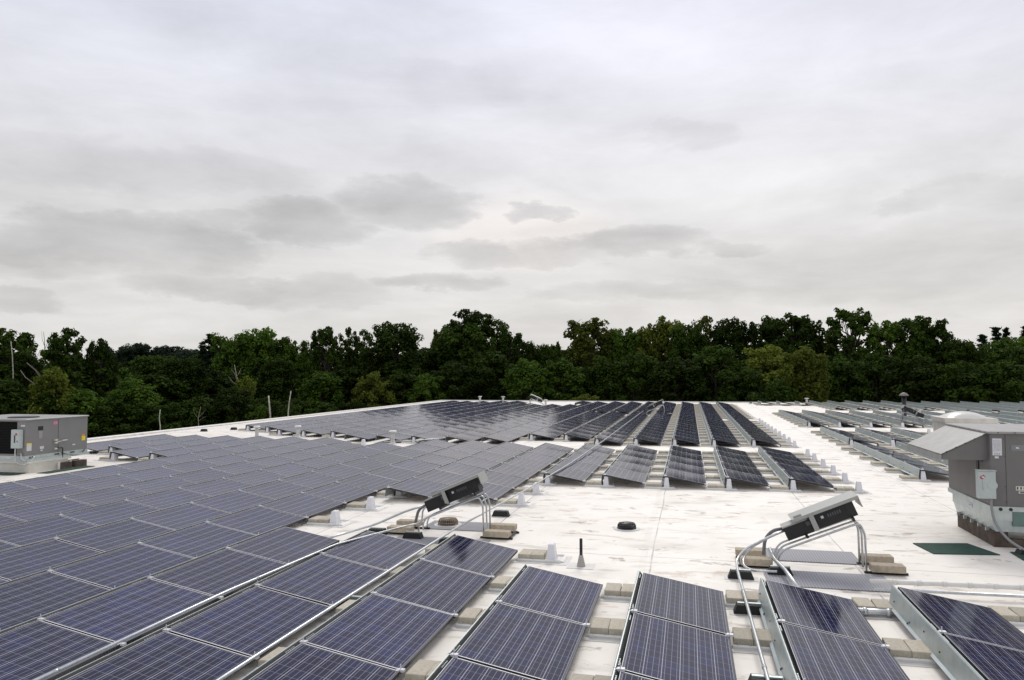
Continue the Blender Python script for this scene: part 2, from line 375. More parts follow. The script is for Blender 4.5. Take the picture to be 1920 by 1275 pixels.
# ------------------------------------------------------------------ solar panels
SLX = math.atan2(ZT-ZB, DX)
def surf(u): return (u*DX, ZT-(ZT-ZB)*u)
def frame_mb(mb, mi=0, side=1):
    nx, nz = math.sin(SLX), math.cos(SLX)
    T = .038
    FR_TOP = mi
    def bar(u0, u1, y0, y1, lift=.002, top=None):
        top = mi if top is None else top
        x0, z0 = surf(u0); x1, z1 = surf(u1); l = lift
        vs = []
        for (x, z) in ((x0, z0), (x1, z1)):
            for y in (y0, y1):
                vs += [(x+nx*l, y, z+nz*l), (x-nx*T, y, z-nz*T)]
        # order: 0 a-top 1 a-bot (y0) 2,3 (y1) ; 4..7 other end
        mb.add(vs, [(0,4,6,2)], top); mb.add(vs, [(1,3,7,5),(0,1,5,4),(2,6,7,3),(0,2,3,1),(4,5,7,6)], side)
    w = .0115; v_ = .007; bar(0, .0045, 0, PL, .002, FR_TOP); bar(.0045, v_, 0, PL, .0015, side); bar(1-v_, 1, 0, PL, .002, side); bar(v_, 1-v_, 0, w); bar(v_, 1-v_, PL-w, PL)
def cell_face(mb, mi=0):
    a = .012; nx_, ny_ = 4, 8; vs = []
    for i in range(nx_+1):
        for k in range(ny_+1):
            t, q = k/ny_, i/nx_; x, z = surf(.0075+(1-.015)*q)
            vs.append((x, a+(PL-2*a)*t, z-.007*math.sin(math.pi*t)*(.25+.75*math.sin(math.pi*q))))
    mb.add(vs, [(i*(ny_+1)+k, (i+1)*(ny_+1)+k, (i+1)*(ny_+1)+k+1, i*(ny_+1)+k+1) for i in range(nx_) for k in range(ny_)], mi)
def set_cell_uv(me, mi):
    me.polygons.foreach_set('use_smooth', [p.material_index == mi for p in me.polygons])
    ul = me.uv_layers.new(name='UVMap')
    cw = .1585; mu = (DX-6*cw)/2; mv = (PL-10*cw)/2
    for p in me.polygons:
        for li in p.loop_indices:
            co = me.vertices[me.loops[li].vertex_index].co
            ul.data[li].uv = ((co.x-mu)/cw, (co.y-mv)/cw)
def backsheet(mb, mi=0):
    a = .0125; (x0, z0), (x1, z1) = surf(.007), surf(1-.007)
    mb.add([(x0,a,z0-.012),(x0,PL-a,z0-.012),(x1,PL-a,z1-.012),(x1,a,z1-.012)], [(0,1,2,3)], mi)
def deflector(mb, mi=0, dark=1, holes=True):
    y0, y1 = -.004, P-.006
    prof = [(-.010,ZT-.034),(-.046,ZT+.014),(-.056,ZT+.015),(-.066,ZT+.002),(-.096,.105),(-.125,.085)]
    vs = [(x, y, z) for x, z in prof for y in (y0, y1)]+[(x+.003, y, z-.003) for x, z in prof for y in (y0, y1)]
    m = len(prof)*2
    fs = []
    for i in range(len(prof)-1):
        a = i*2; fs += [(a, a+1, a+3, a+2), (m+a, m+a+2, m+a+3, m+a+1)]
    fs += [(0, m, m+1, 1), (m-2, m-1, 2*m-1, 2*m-2)]
    fs += [(i*2, i*2+2, m+i*2+2, m+i*2) for i in range(len(prof)-1)]+[(i*2+1, m+i*2+1, m+i*2+3, i*2+3) for i in range(len(prof)-1)]
    mb.add(vs, fs[2:], mi); mb.add(vs, fs[:2], 2 if holes else 3)  # inner plate gets a near-black colour for its backlit shade
    if holes:
        for c in (.10, 1.38):         # pale raised boxes standing for light through the flange slots
            for k in range(5):
                y = c+k*.034; mb.box(-.034, -.022, y, y+.020, ZT-.018, ZT-.002, mi)
        for c, zf in ((.3,.7),(.8,.35),(.86,.2),(1.45,.55)):   # bolt holes in the sheet
            x = -.074-(.031*(1-zf)); z = .075+(ZT-.12)*zf
            mb.box(x-.006, x+.004, c, c+.016, z-.008, z+.008, dark)
def clamp(mb, u, y, mi=0):
    x, z = surf(u)
    mb.box(x-.03, x+.035, y-.028, y+.020, z-.01, z+.012, mi); mb.box(x-.045, x-.022, y-.02, y+.012, z-.012, z+.006, mi)
    mb.tube([(x-.004, y-.004, z+.01), (x-.004, y-.004, z+.055)], .0055, 6, mi)
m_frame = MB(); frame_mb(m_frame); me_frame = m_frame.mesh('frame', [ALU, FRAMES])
m_cell = MB(); cell_face(m_cell); me_cell = m_cell.mesh('cell_sheet', CELL); set_cell_uv(me_cell, 0)
m_back = MB(); backsheet(m_back); me_back = m_back.mesh('backsheet', WHITEP)
m_def = MB(); deflector(m_def); me_def = m_def.mesh('wind_deflector', [GALV, BLACK, mat('shaded_galvanised', (.03,.033,.034), .6, .2)])  # last material: steel with the backlit shade put into its colour
m_c1 = MB(); clamp(m_c1, .0, 0); me_c1 = m_c1.mesh('clamp', ALU)
m_c2 = MB(); clamp(m_c2, 1., 0); me_c2 = m_c2.mesh('clamp', ALU)
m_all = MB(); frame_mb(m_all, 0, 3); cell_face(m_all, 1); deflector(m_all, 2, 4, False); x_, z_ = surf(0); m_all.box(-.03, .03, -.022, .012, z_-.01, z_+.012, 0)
me_all = m_all.mesh('solar_panel', [ALU, CELL, GALV, FRAMES, BLACK]); set_cell_uv(me_all, 1)

def seg_rows():
    """(field, row index, near Y, number of panels, name of the field)"""
    o = []
    def n2y(n): return Y0+n*P
    near = {4:(-5,0),3:(-5,0),2:(-5,0),1:(-5,0),0:(-5,1),-1:(-5,1),-2:(-5,1)}
    for r, (a, b_) in near.items(): o.append(('front', r, n2y(a), b_-a))
    left = {-3:(-5,11),-4:(-4,11),-5:(-3,10),-6:(-2,10),-7:(-1,11),-8:(0,11),-9:(7,11),-10:(7,11),-11:(8,11),-12:(8,11)}
    for r, (a, b_) in left.items(): o.append(('left', r, n2y(a), b_-a))
    for r in (0,1,2,3,4): o.append(('middle', r, 19.55+.1*max(0, r-1), 5))
    for r in (-1,-2): o.append(('middle', r, n2y(4)-.5, 7))
    st = {4:31.3,3:31.0,2:30.95,1:30.9,0:30.5,-1:32.2,-2:32.2,-3:30.1,-4:30.0,-5:30.0,-6:29.9,-7:30.1,-8:31.8,-9:31.9,-10:32.4,-11:33.9,-12:34.6}
    for r, y in st.items():
        if r in (4,3,2): o.append(('back', r, y, 24))
        elif r in (1,0): o.append(('back', r, y, 13)); o.append(('rear', r, 54.1, 10))
        elif r in (-1,-2): o.append(('back', r, y, 12)); o.append(('rear', r, 54.1, 10))
        elif r == -3: o.append(('back', r, y, 24))
        elif r in (-4,): o.append(('back', r, y, 20)); o.append(('rear', r, 66.3, 3))
        elif r in (-5,-6,-7): o.append(('back', r, y, 20 if r > -7 else 21))
        else: o.append(('back', r, y, int((70.6-y)/P)))
    # right-hand array: X position of the tall edge, near Y, panels
    RX = 1.58
    o.append(('right', 6.05, 22.4, 5)); o.append(('right', 6.05+RX, 22.9, 5))
    for k in range(3): o.append(('right', 6.2+RX*k, 32.4+.1*k, 4))
    for k in range(9):
        o.append(('right', 6.2+RX*k, 43.2+.2*k, 8))
    for k in range(3): o.append(('right', 6.3+1.62*k, 71.0, 2))
    for k in range(3, 19):
        y0 = 62.6+.15*k if k < 8 else 59.5
        o.append(('right', 6.3+1.6*k, y0, 8 if k < 8 else 10))
    for k in range(9, 17):
        o.append(('right', 6.2+RX*k, 44.0, 8))
    return o
def row_x(f, r): return r if f == 'right' else X0+r*RP
def vis(p, mx=90, my=60):
    d = Vector(p)-Vector((0,0,CH)); z = d.dot(AF)
    if z < .5: return False
    x = 960+CF*d.dot(AR)/z; y = 637.5-CF*d.dot(AU)/z
    return -mx < x < 1920+mx and y < 1275+my
ORD = ['first','second','third','fourth','fifth','sixth','seventh','eighth','ninth','tenth','eleventh','twelfth','thirteenth','fourteenth','fifteenth','sixteenth','seventeenth','eighteenth','nineteenth','twentieth','twenty-first','twenty-second','twenty-third','twenty-fourth','twenty-fifth','twenty-sixth','twenty-seventh','twenty-eighth']
SEGS = seg_rows()
def field_rows(f): return sorted({s_[1] for s_ in SEGS if s_[0] == f})
BLK = {'front': 'front block', 'left': 'long block', 'middle': 'middle block', 'back': 'wide block', 'rear': 'last block'}
LOOK = {'front': 'blue', 'left': 'slate blue', 'middle': 'grey', 'back': 'glossy', 'rear': 'dark'}
def rgroup(y): return 'short group' if y < 25 else 'second group' if y < 40 else 'third group' if y < 55 else 'last group'
RGRP = {}
for s_ in SEGS:
    if s_[0] == 'right': RGRP.setdefault(rgroup(s_[2]), set()).add(s_[1])
RGRP = {k: sorted(v) for k, v in RGRP.items()}
panels = []
for f, r, y, cnt in SEGS:
    x = row_x(f, r)
    for j in range(cnt):
        yy = y+j*P
        if not any(vis((x+a, yy+b_, .25)) for a in (0, 1) for b_ in (0, 1.65)): continue
        d = math.hypot(x+.5, yy+.8)
        panels.append((d, f, r, y, j, cnt, x, yy))
panels.sort(key=lambda t: t[0])
rng = random.Random(3)
proto = None; proto_far = None; rest = []
for i, (d, f, r, y, j, cnt, x, yy) in enumerate(panels):
    tilt = (rng.uniform(-.0035,.0035), rng.uniform(-.0045,.0045), rng.uniform(-.001,.001))
    if f == 'right' or d > 45: tilt = (tilt[0]*.25, tilt[1]*.5, 0)
    if i >= 300: rest.append((x, yy, tilt)); continue
    k = cnt-1-j if f == 'front' else j
    if f == 'right':
        xs = [q for q in RGRP[rgroup(y)]]; lab = 'black panel %s back in %s steel-backed row from the open aisle, %s' % (ORD[k], ORD[xs.index(x)], rgroup(y))
    else:
        lab = '%s panel %s %s in %s, %s row line from brown rooftop unit' % (LOOK[f], ORD[k], 'from aisle' if f == 'front' else 'back', BLK[f], ORD[4-r])
    if d < 30:
        if proto is None:
            o = thing('solar_panel', lab, 'solar panel', (x, yy, 0), 'solar panels in rows on the roof')
            link('frame', me_frame, o); link('cell_sheet', me_cell, o); link('backsheet', me_back, o); link('wind_deflector', me_def, o); link('clamp', me_c1, o); link('clamp', me_c2, o)
            proto = o
        else: o = dup(proto, (x, yy, 0), lab)
    else:
        o = tag(link('solar_panel', me_all, None, (x, yy, 0)), lab, 'solar panel', 'solar panels in rows on the roof')
    o.rotation_euler = tilt
def merged(name, src_me, xf, kind='stuff', mats=None, uv=False):
    vs = [v.co.copy() for v in src_me.vertices]; ps = [tuple(p.vertices) for p in src_me.polygons]; mi = [p.material_index for p in src_me.polygons]
    V = []; Fc = []; MI = []; n = len(vs)
    for k, (x, y, t) in enumerate(xf):
        M = Matrix.Translation((x, y, 0)) @ Matrix.Rotation(t[1], 4, 'Y') @ Matrix.Rotation(t[0], 4, 'X')
        V += [tuple(M @ v) for v in vs]; Fc += [tuple(k*n+i for i in p) for p in ps]; MI += mi
    me = bpy.data.meshes.new(name); me.from_pydata(V, [], Fc)
    for m_ in src_me.materials: me.materials.append(m_)
    me.polygons.foreach_set('material_index', MI)
    if uv:
        src = [tuple(l.uv) for l in src_me.uv_layers[0].data]; flat = [c for _ in xf for q in src for c in q]
        ul = me.uv_layers.new(name='UVMap'); ul.data.foreach_set('uv', flat)
    if uv: me.polygons.foreach_set('use_smooth', [m_i == 1 for m_i in MI])
    me.update()
    return link(name, me)
if rest:
    tag(merged('distant_solar_panels', me_all, rest, uv=True), 'hundreds of small distant solar panels in the far rows near the trees', 'solar panels', None, 'stuff')
# ------------------------------------------------------------------ ballast trays, uprights, blocks
mb = MB()
prof = [(-.04,0),(-.045,.03),(-.03,.045),(-.018,.03),(-.012,.012),(.36,.012),(.366,.03),(.378,.04),(.39,.03),(.385,0)]
mb.prism(prof, .03, .70, 'x')
mb.prism([(.03,0),(.03,.034),(.0,.02),(-.02,0)], -.02, .36, 'y')
mb.prism([(.70,0),(.70,.034),(.745,.02),(.77,0)], .0, .34, 'y')
for xx in (.08,.2,.3,.42): mb.tube([(xx,-.03,.04),(xx,-.03,.065)], .007, 6, 1)
me_pan = mb.mesh('pan', [WHITEM, GALV])
mb = MB(); mb.add([(-.05,-.14,.004),(.82,-.14,.004),(.82,.44,.004),(-.05,.44,.004)], [(0,1,2,3)]); me_slip = mb.mesh('slip_sheet', SLIP)
mb = MB()
def cone(mb, x0, x1, y0, y1, zt, mi=0):
    ix, iy = .035, .045
    pts = [(x0,y0,.012),(x1,y0,.012),(x1,y1,.012),(x0,y1,.012),(x0+.012,y0+.02,.05),(x1-.012,y0+.02,.05),(x1-.012,y1-.02,.05),(x0+.012,y1-.02,.05),
           (x0+ix,y0+iy,zt-.012),(x1-ix,y0+iy,zt-.012),(x1-ix,y1-iy,zt-.012),(x0+ix,y1-iy,zt-.012),(x0+ix+.01,y0+iy+.01,zt),(x1-ix-.01,y0+iy+.01,zt),(x1-ix-.01,y1-iy-.01,zt),(x0+ix+.01,y1-iy-.01,zt)]
    fs = [(12,13,14,15)]
    for k in (0,4,8):
        for i in range(4): fs.append((k+i, k+(i+1) % 4, k+4+(i+1) % 4, k+4+i))
    mb.add(pts, fs, mi)
cone(mb, .47, .63, -.02, .22, .268); me_up = mb.mesh('upright', WHITEP)
m_t = MB(); m_t.prism(prof, .03, .70, 'x', 0); cone(m_t, .47, .63, -.02, .22, .268, 1); m_t.add([(-.05,-.14,.004),(.82,-.14,.004),(.82,.44,.004),(-.05,.44,.004)], [(0,1,2,3)], 2)
me_tray = m_t.mesh('ballast_tray', [WHITEM, WHITEP, SLIP])
m_b = MB(); m_b.box(0,.197,0,.37,.0,.094, b=.006); me_blk = m_b.mesh('concrete_block', CONC)
m_bf = MB(); m_bf.box(.035,.235,-.005,.37,.012,.106, b=.006); m_bf.box(.24,.44,-.005,.37,.012,.106, b=.006); me_blk2 = m_bf.mesh('concrete_blocks', CONC)
trays = {}
for f, r, y, cnt in SEGS:
    if f == 'right':
        for g, side in ((r-RP, 0), (r, 1)):
            for j in range(cnt+1):
                key = (round(g/.8), round((y+j*P)/.85)); trays.setdefault(key, (g+DX, y+j*P-(.2 if j == cnt else 0), f, r, y, j, side))
    else:
        for g in (r-1, r):
            for j in range(cnt+1):
                if g < -4 and f not in ('front',) and 0 < j < cnt: continue
                key = ('m', g, round((y+j*P)/.85)); k2 = ('m', g, key[2]+1); k3 = ('m', g, key[2]-1)
                if key in trays or k2 in trays or k3 in trays: continue
                trays[key] = (X0+g*RP+DX, y+j*P-(.2 if j == cnt else 0), f, g, y, j, 0)
HID = [(-5.3,-2.9,11.9,14.4)]
tl = []
for t in trays.values():
    if not vis((t[0]+.3, t[1], .1), 20, 30): continue
    tl.append((math.hypot(t[0], t[1]), *t))
tl.sort(key=lambda t: t[0])
tp = None; bp_ = None; rest_t = []; rest_b = []; nb = 0; nt_ = 0
def tray_where(f, g, y, j, side, d):
    return None
counts = {}; cols = {}
for d, x, y, f, g, ys, j, side in tl:
    key = (f, round(x, 1)); counts[key] = counts.get(key, 0)+1; c = counts[key]
    depth = ORD[min(c-1, len(ORD)-1)]
    if f == 'right':
        cols.setdefault('r', []); wh = 'beside steel-backed row %.0f m past the aisle' % (x-5)
        wh = 'array right' ; xs = sorted({round(t_[1], 1) for t_ in tl if t_[3] == 'right'}); wh = '%s tray line past the open aisle' % ORD[min(len(ORD)-1, xs.index(round(x, 1)))]
    else:
        k = 4-g; wh = '%s, %s' % (BLK[f], ('outer side of first row line' if k == 0 else '%s gap from the brown unit' % ORD[k] if k > 0 else 'outside the rows'))
    if nt_ < 290:
        lab = 'white ballast tray, %s back in %s' % (depth, wh)
        if d < 26:
            if tp is None:
                o = thing('ballast_tray', lab, 'ballast tray', (x, y, 0), 'ballast trays between the panel rows')
                link('pan', me_pan, o); link('upright', me_up, o); link('slip_sheet', me_slip, o); tp = o
            else: o = dup(tp, (x, y, 0), lab)
        else: tag(link('ballast_tray', me_tray, None, (x, y, 0)), lab, 'ballast tray', 'ballast trays between the panel rows')
        nt_ += 1
    else: rest_t.append((x, y, (0,0,0)))
    for q in (0, 1):
        bx = x+.038+q*.203; by = y-.006+rng.uniform(-.012,.012); rz = rng.uniform(-.03,.03)
        if nb < 280:
            o = link('concrete_block', me_blk, None, (bx, by, .0125), rz)
            tag(o, '%s block on %s tray back, %s' % (('outer','cone-side')[q], depth, wh), 'concrete block', 'concrete ballast blocks on the trays'); nb += 1
        elif q == 0: rest_b.append((x, y, (0,0,0)))
if rest_t: tag(merged('distant_ballast_trays', me_pan, rest_t), 'rows of tiny white ballast trays among the far panel rows', 'ballast trays', None, 'stuff')
if rest_b: tag(merged('distant_concrete_blocks', me_blk2, rest_b), 'many small grey concrete blocks between the distant panel rows', 'concrete blocks', None, 'stuff')
# ------------------------------------------------------------------ string inverters on tube racks
def inverter(loc, label, mirror=False, hood_y=0):
    """origin on the roof under the low end; length along +X, rising to +X; front is -Y"""
    sx = -1 if mirror else 1
    root = thing('inverter_rack', label, 'inverter', loc, 'inverters mounted on tube racks'); root.scale = (sx, 1, 1) if False else (1, 1, 1)
    def X(v): return sx*v
    A = math.atan2(.43, 1.0)*sx
    # axes of the tilted box: origin at low front bottom corner
    O = Vector((X(.12), 0, .40)); 
    M = Matrix.Translation(O) @ Matrix.Rotation(-A, 4, 'Y')
    if mirror: M = M @ Matrix.Scale(-1, 4, (1,0,0))
    L_ = 1.06
    m = MB(); m.box(0, .40, 0, .24, -.015, .185, 0, M); m.build('wiring_box', [BLACK], root)
    m = MB(); m.box(.44, L_, -.01, .26, -.005, .222, 0, M)
    for k in range(9): m.box(.50+k*.055, .51+k*.055, -.016, -.008, .05, .19, 0, M)
    c = m.build('converter_box', [BLACK], root)
    m = MB(); m.box(.402, .438, -.02, .27, -.01, .20, 0, M); m.build('bracket', [GALV], root)
    m = MB(); m.box(.33, .39, -.012, .002, .10, .16, 1, M); m.box(.56, .60, -.020, -.014, .125, .165, 0, M)
    for k in range(6): m.box(.66+k*.035, .68+k*.035, -.020, -.014, .115, .165, 1, M)
    m.build('dial_and_badge', [PAPER, mat('dull_print', (.09,.09,.1), .5) if 'dull_print' not in bpy.data.materials else bpy.data.materials['dull_print']], root)
    m = MB(); m.box(-.015, .36, -.02, .255, .187, .207, 0, M); m.build('wiring_box_lid', [GREYP], root)
    # sheet-metal sun shade, open underneath, folded at the high end and along the front
    m = MB(); t = .012; z = .262
    m.box(.16, L_+.10, -.085, .40, z, z+t, 0, M)
    m.box(.16, L_+.10, -.085, -.085+t, z-.035, z, 0, M)
    m.box(L_+.10-t, L_+.10, -.085+t, .40, z-.17, z, 0, M)
    m.box(.40, .47, -.10, -.086, z-.25, z+.0, 0, M)
    m.build('sun_shade', [GREYP], root)
    m = MB(); m.box(.20, .32, -.06, .08, z+t, z+t+.003, 0, M); m.build('shade_window', [BLACK], root)
    for k, yy in enumerate((-.06, .17, .40)):
        pts = [(X(-.03-.03*k*0), yy, .03), (X(-.03), yy, .16+.0*k), (X(.05), yy, .27), (X(.98), yy, .66), (X(1.10), yy, .70), (X(1.17), yy, .55), (X(1.18), yy, .02)]
        MB().tube(bend(pts, .09, 5), .016, 8).build('tube_leg', GALVP, root, smooth=True)
    m = MB()
    for u in (.25, .95):
        m.box(u, u+.035, -.08, .42, -.055, -.002, 0, M)
    m.build('cross_rail', [BLACK], root)
    m = MB(); m.tube([(X(1.13), -.05, .62), (X(1.13), .40, .62)], .013, 6); m.build('tie_bar', [GALV], root, smooth=True)
    for sgn, xa, xb in ((0, -.62, .02), (1, 1.14, 1.72)):
        m = MB()
        for yy in (-.14, .38):
            m.box(min(X(xa), X(xb)), max(X(xa), X(xb)), yy, yy+.045, .004, .03)
        m.box(min(X(xa+.03), X(xa+.07)) if not sgn else min(X(xb-.07), X(xb-.03)), max(X(xa+.03), X(xa+.07)) if not sgn else max(X(xb-.07), X(xb-.03)), -.14, .425, .03, .045)
        m.build('foot_rail', [BLACKR], root)
    return root
def rack_blocks(loc, mirror, words):
    sx = -1 if mirror else 1; x, y, _ = loc; i = 0
    for (dx, dy, w1) in ((-.58,-.22,'low end, front'),(-.62,.34,'low end, rear'),(1.22,-.22,'high end, front'),(1.2,.36,'high end, rear')):
        x0 = x+sx*dx; x1 = x+sx*(dx+.45); m = MB(); m.box(-.225, .225, -.1, .1, 0, .098, b=.007)
        o = m.build('concrete_block', CONCT, None, ((x0+x1)/2, y+dy+.1, .046), rz=rng.uniform(-.03,.03))
        tag(o, 'long tan concrete block under %s, %s' % (words, w1), 'concrete block', 'blocks holding down the inverter racks')
IV2 = (1.30, 12.1, 0); IV1 = (-4.75, 13.15, 0)
inverter(IV2, 'black inverter under grey sun shade in the front right of the aisle'); rack_blocks(IV2, False, 'front right inverter')
inverter(IV1, 'black inverter under grey sun shade left, by the pale roof strainer'); rack_blocks(IV1, False, 'front left inverter')
IV3 = (-2.85, 53.1, 0); inverter(IV3, 'small distant inverter rising to the right between the back blocks'); rack_blocks(IV3, False, 'distant middle inverter')
IV4 = (-12.3, 64.6, 0); inverter(IV4, 'distant pale inverter rising to the left near the roof edge', True); rack_blocks(IV4, True, 'farthest inverter')
IV5 = (12.75, 46.3, 0)
o5 = inverter(IV5, 'distant inverter rising to the left beside the black mushroom vent', True); rack_blocks(IV5, True, 'right array inverter')
# ------------------------------------------------------------------ conduits
def pipe(name, pts, r, label, cat, m=GALVP, group=None, couplings=0, radius=.12):
    root = thing(name, label, cat, (0,0,0), group)
    P_ = bend(pts, radius, 5); MB().tube(P_, r, 8).build('pipe', m, root, smooth=True)
    if couplings:
        a = 0; V = [Vector(p) for p in pts]; m2 = None
        for i in range(len(V)-1):
            Ls = (V[i+1]-V[i]).length; dirn = (V[i+1]-V[i]).normalized(); s_ = couplings-a
            while s_ < Ls:
                p = V[i]+dirn*s_; MB().tube([p-dirn*.025, p+dirn*.025], r*1.2, 8).build('coupling', m, root, smooth=True); s_ += couplings
            a = (a+Ls) % couplings
    return root
G1 = 'steel conduits over the panel rows'
xa = X0-.13
pipe('conduit', [(xa-.05,2.5,.37),(xa-.03,7,.37),(xa+.02,12,.36),(xa+.22,17,.30),(xa+.42,22,.3),(xa+.6,30,.34),(xa+.72,52.6,.34)], .017, 'long steel conduit running beside a row to the farthest blocks', 'conduit', group=G1, couplings=3.05, radius=.3)
xb = X0-RP-.1
pipe('conduit', [(xb-.06,2.5,.36),(xb-.02,8,.36),(xb+.08,10.6,.34),(xb+.35,12.6,.22),(xb+.52,13.15,.2),(-4.78,13.3,.42),(-4.62,13.3,.5)], .0165, 'steel conduit ending at the low end of the left inverter', 'conduit', group=G1, couplings=3.05)
pipe('conduit', [(-4.64,13.2,.52),(-5.0,13.0,.42),(-5.45,12.75,.22),(-5.8,12.2,.15),(-6.0,11.4,.15)], .02, 'curved conduit from the left inverter down to a black foot', 'conduit', group=G1)
pipe('conduit', [(1.44,12.16,.56),(1.12,12.1,.42),(.78,11.95,.27),(.65,11.75,.15),(.63,11.2,.135),(.64,9.6,.145),(.66,7,.145),(.66,2.5,.145)], .020, 'steel conduit from the right inverter running straight to the bottom edge', 'conduit', group=G1, couplings=2.6)
pipe('conduit', [(1.44,12.22,.54),(1.16,12.18,.42),(.86,12.02,.27),(.74,11.8,.15),(.74,11.5,.12),(.84,11.28,.12),(1.15,11.15,.16)], .017, 'steel conduit from the right inverter bending back under the panels', 'conduit', group=G1)
pipe('conduit', [(1.44,12.3,.54),(1.22,12.3,.50),(1.10,12.3,.36),(1.08,12.3,.12)], .026, 'thick dark flexible conduit dropping from the right inverter', 'conduit', m=mat('grey_flex', (.16,.16,.17), .5), group=G1, radius=.1)
pipe('conduit', [(1.15,12.1,.26),(1.19,11.9,.16),(1.28,11.4,.135),(1.36,10.2,.12)], .028, 'short thick steel pipe diving under the panel by the right inverter', 'conduit', group=G1)
pipe('conduit', [(-4.66,13.35,.5),(-4.86,13.3,.42),(-4.92,13.25,.1)], .026, 'thick dark flexible conduit dropping from the left inverter', 'conduit', m=bpy.data.materials['grey_flex'], group=G1, radius=.1)
pipe('insulated_pipe', [(1.75,9.88,.055),(2.52,9.9,.055)], .042, 'grey jointed pipe on the roof between two foreground rows', 'pipe', group='pipes crossing under the foreground rows', couplings=.26)
pipe('insulated_pipe', [(2.3,10.98,.14),(3.2,11.0,.15),(7,11.1,.17)], .032, 'white wrapped pipe crossing behind the rightmost foreground row', 'pipe', m=WHITEM, group='pipes crossing under the foreground rows', couplings=.3)
pipe('insulated_pipe', [(2.3,10.76,.10),(7,10.84,.12)], .02, 'thin steel pipe in front of the white wrapped pipe', 'pipe', group='pipes crossing under the foreground rows')
pipe('conduit', [(-12.2,29.2,.12),(-10.9,29.6,.16),(-9.9,30.2,.22)], .02, 'pale conduit end among the trays beside the white vent', 'conduit', group=G1)
pipe('cable_loop', [(13.2,46.3,.5),(13.6,46.2,.42),(14.0,46.1,.15)], .03, 'white cable sweeping down from the inverter by the mushroom vent', 'cable', m=WHITEM)
# rubber conduit feet
def foot(x, y, label, w=.36, h=.11, z1=None, rz=0):
    root = thing('pipe_support', label, 'pipe support', (x, y, 0), 'black rubber blocks carrying the conduits', rz)
    m = MB(); m.prism([(-w/2,0),(w/2,0),(w/2-.045,h),(-w/2+.045,h)], -.075, .075); m.build('rubber_block', BLACKR, root)
    m = MB(); m.box(-w/2+.05, w/2-.04, -.022, .022, h, h+.016); m.build('strut', GALV, root)
    m = MB(); m.add([(-w/2-.05,-.12,.004),(w/2+.06,-.12,.004),(w/2+.06,.11,.004),(-w/2-.05,.11,.004)], [(0,1,2,3)]); m.build('pad', SLIP, root)
for a in [(.67,9.7,'black rubber foot on the tray between the middle foreground rows'),(.66,7.42,'black rubber foot at the bottom edge under the long conduit'),
          (.68,11.3,'black rubber foot left of the right inverter'),(1.24,11.62,'black rubber foot in front of the right inverter'),
          (-5.5,12.9,'black rubber foot left of the left inverter'),(-4.75,12.72,'black rubber foot in front of the left inverter'),
          (-3.99,12.4,'black rubber foot behind the tall corner of a foreground row'),(-3.75,15.1,'black rubber foot under the conduit behind the left inverter'),
          (-5.95,11.75,'black rubber foot between two left foreground rows'),(-4.1,8.9,'black rubber foot beneath the second conduit gap'),
          (-10.6,29.6,'black rubber foot by the white vent in the cross aisle'),(-9.9,30.1,'black rubber foot behind the white vent in the cross aisle')]:
    foot(*a)
for x, y, l in ((-23.84,33.9,'small black block on the bare roof near the left edge'),(-23.0,35.2,'small black block beside the first panel by the left edge')):
    foot(x, y, l, .34, .12)
# ------------------------------------------------------------------ roof mats
def matobj(x0, x1, y0, y1, m, label, cat='mat', skew=0, grp=None, name='walkway_mat'):
    b_ = MB(); b_.prism([(x0,y0),(x1,y0),(x1+skew,y1),(x0+skew,y1)], .004, .014, 'z'); tag(b_.build(name, m), label, cat, grp)
matobj(.98,2.52,12.46,13.28,PAD,'grey perforated pad under the right inverter, farther of two',grp='grey walkway pads')
matobj(1.02,2.66,11.0,11.86,PAD,'grey perforated pad in front of the right inverter rack',grp='grey walkway pads')
matobj(-4.9,-3.42,13.55,14.32,PADP,'smooth grey pad behind the left inverter rack',grp='grey walkway pads')
matobj(-5.05,-3.38,12.2,12.85,PADP,'smooth grey pad in front of the left inverter rack',grp='grey walkway pads')
b_ = MB(); b_.prism([(3.77,13.46),(4.77,13.6),(4.55,14.38),(3.66,14.2)], .004, .016, 'z'); tag(b_.build('green_mat', GREEN), 'dark green mat on the roof beside the big rooftop unit', 'mat', 'green mats')
b_ = MB(); b_.prism([(4.98,13.3),(6,13.35),(6,13.95),(5.0,13.85)], .004, .016, 'z'); tag(b_.build('green_mat', GREEN), 'green mat at the cable foot of the big rooftop unit', 'mat', 'green mats')
b_ = MB(); b_.prism([(-20.6,17.9),(-18.9,18.05),(-18.9,18.6),(-20.6,18.6)], .004, .016, 'z'); tag(b_.build('green_mat', GREEN), 'green mat in front of the grey rooftop unit', 'mat', 'green mats')
b_ = MB(); b_.prism([(-18.6,18.6),(-18.2,18.6),(-18.2,20.4),(-18.6,20.4)], .004, .016, 'z'); tag(b_.build('green_mat', GREEN), 'narrow green mat along the side of the grey rooftop unit', 'mat', 'green mats')
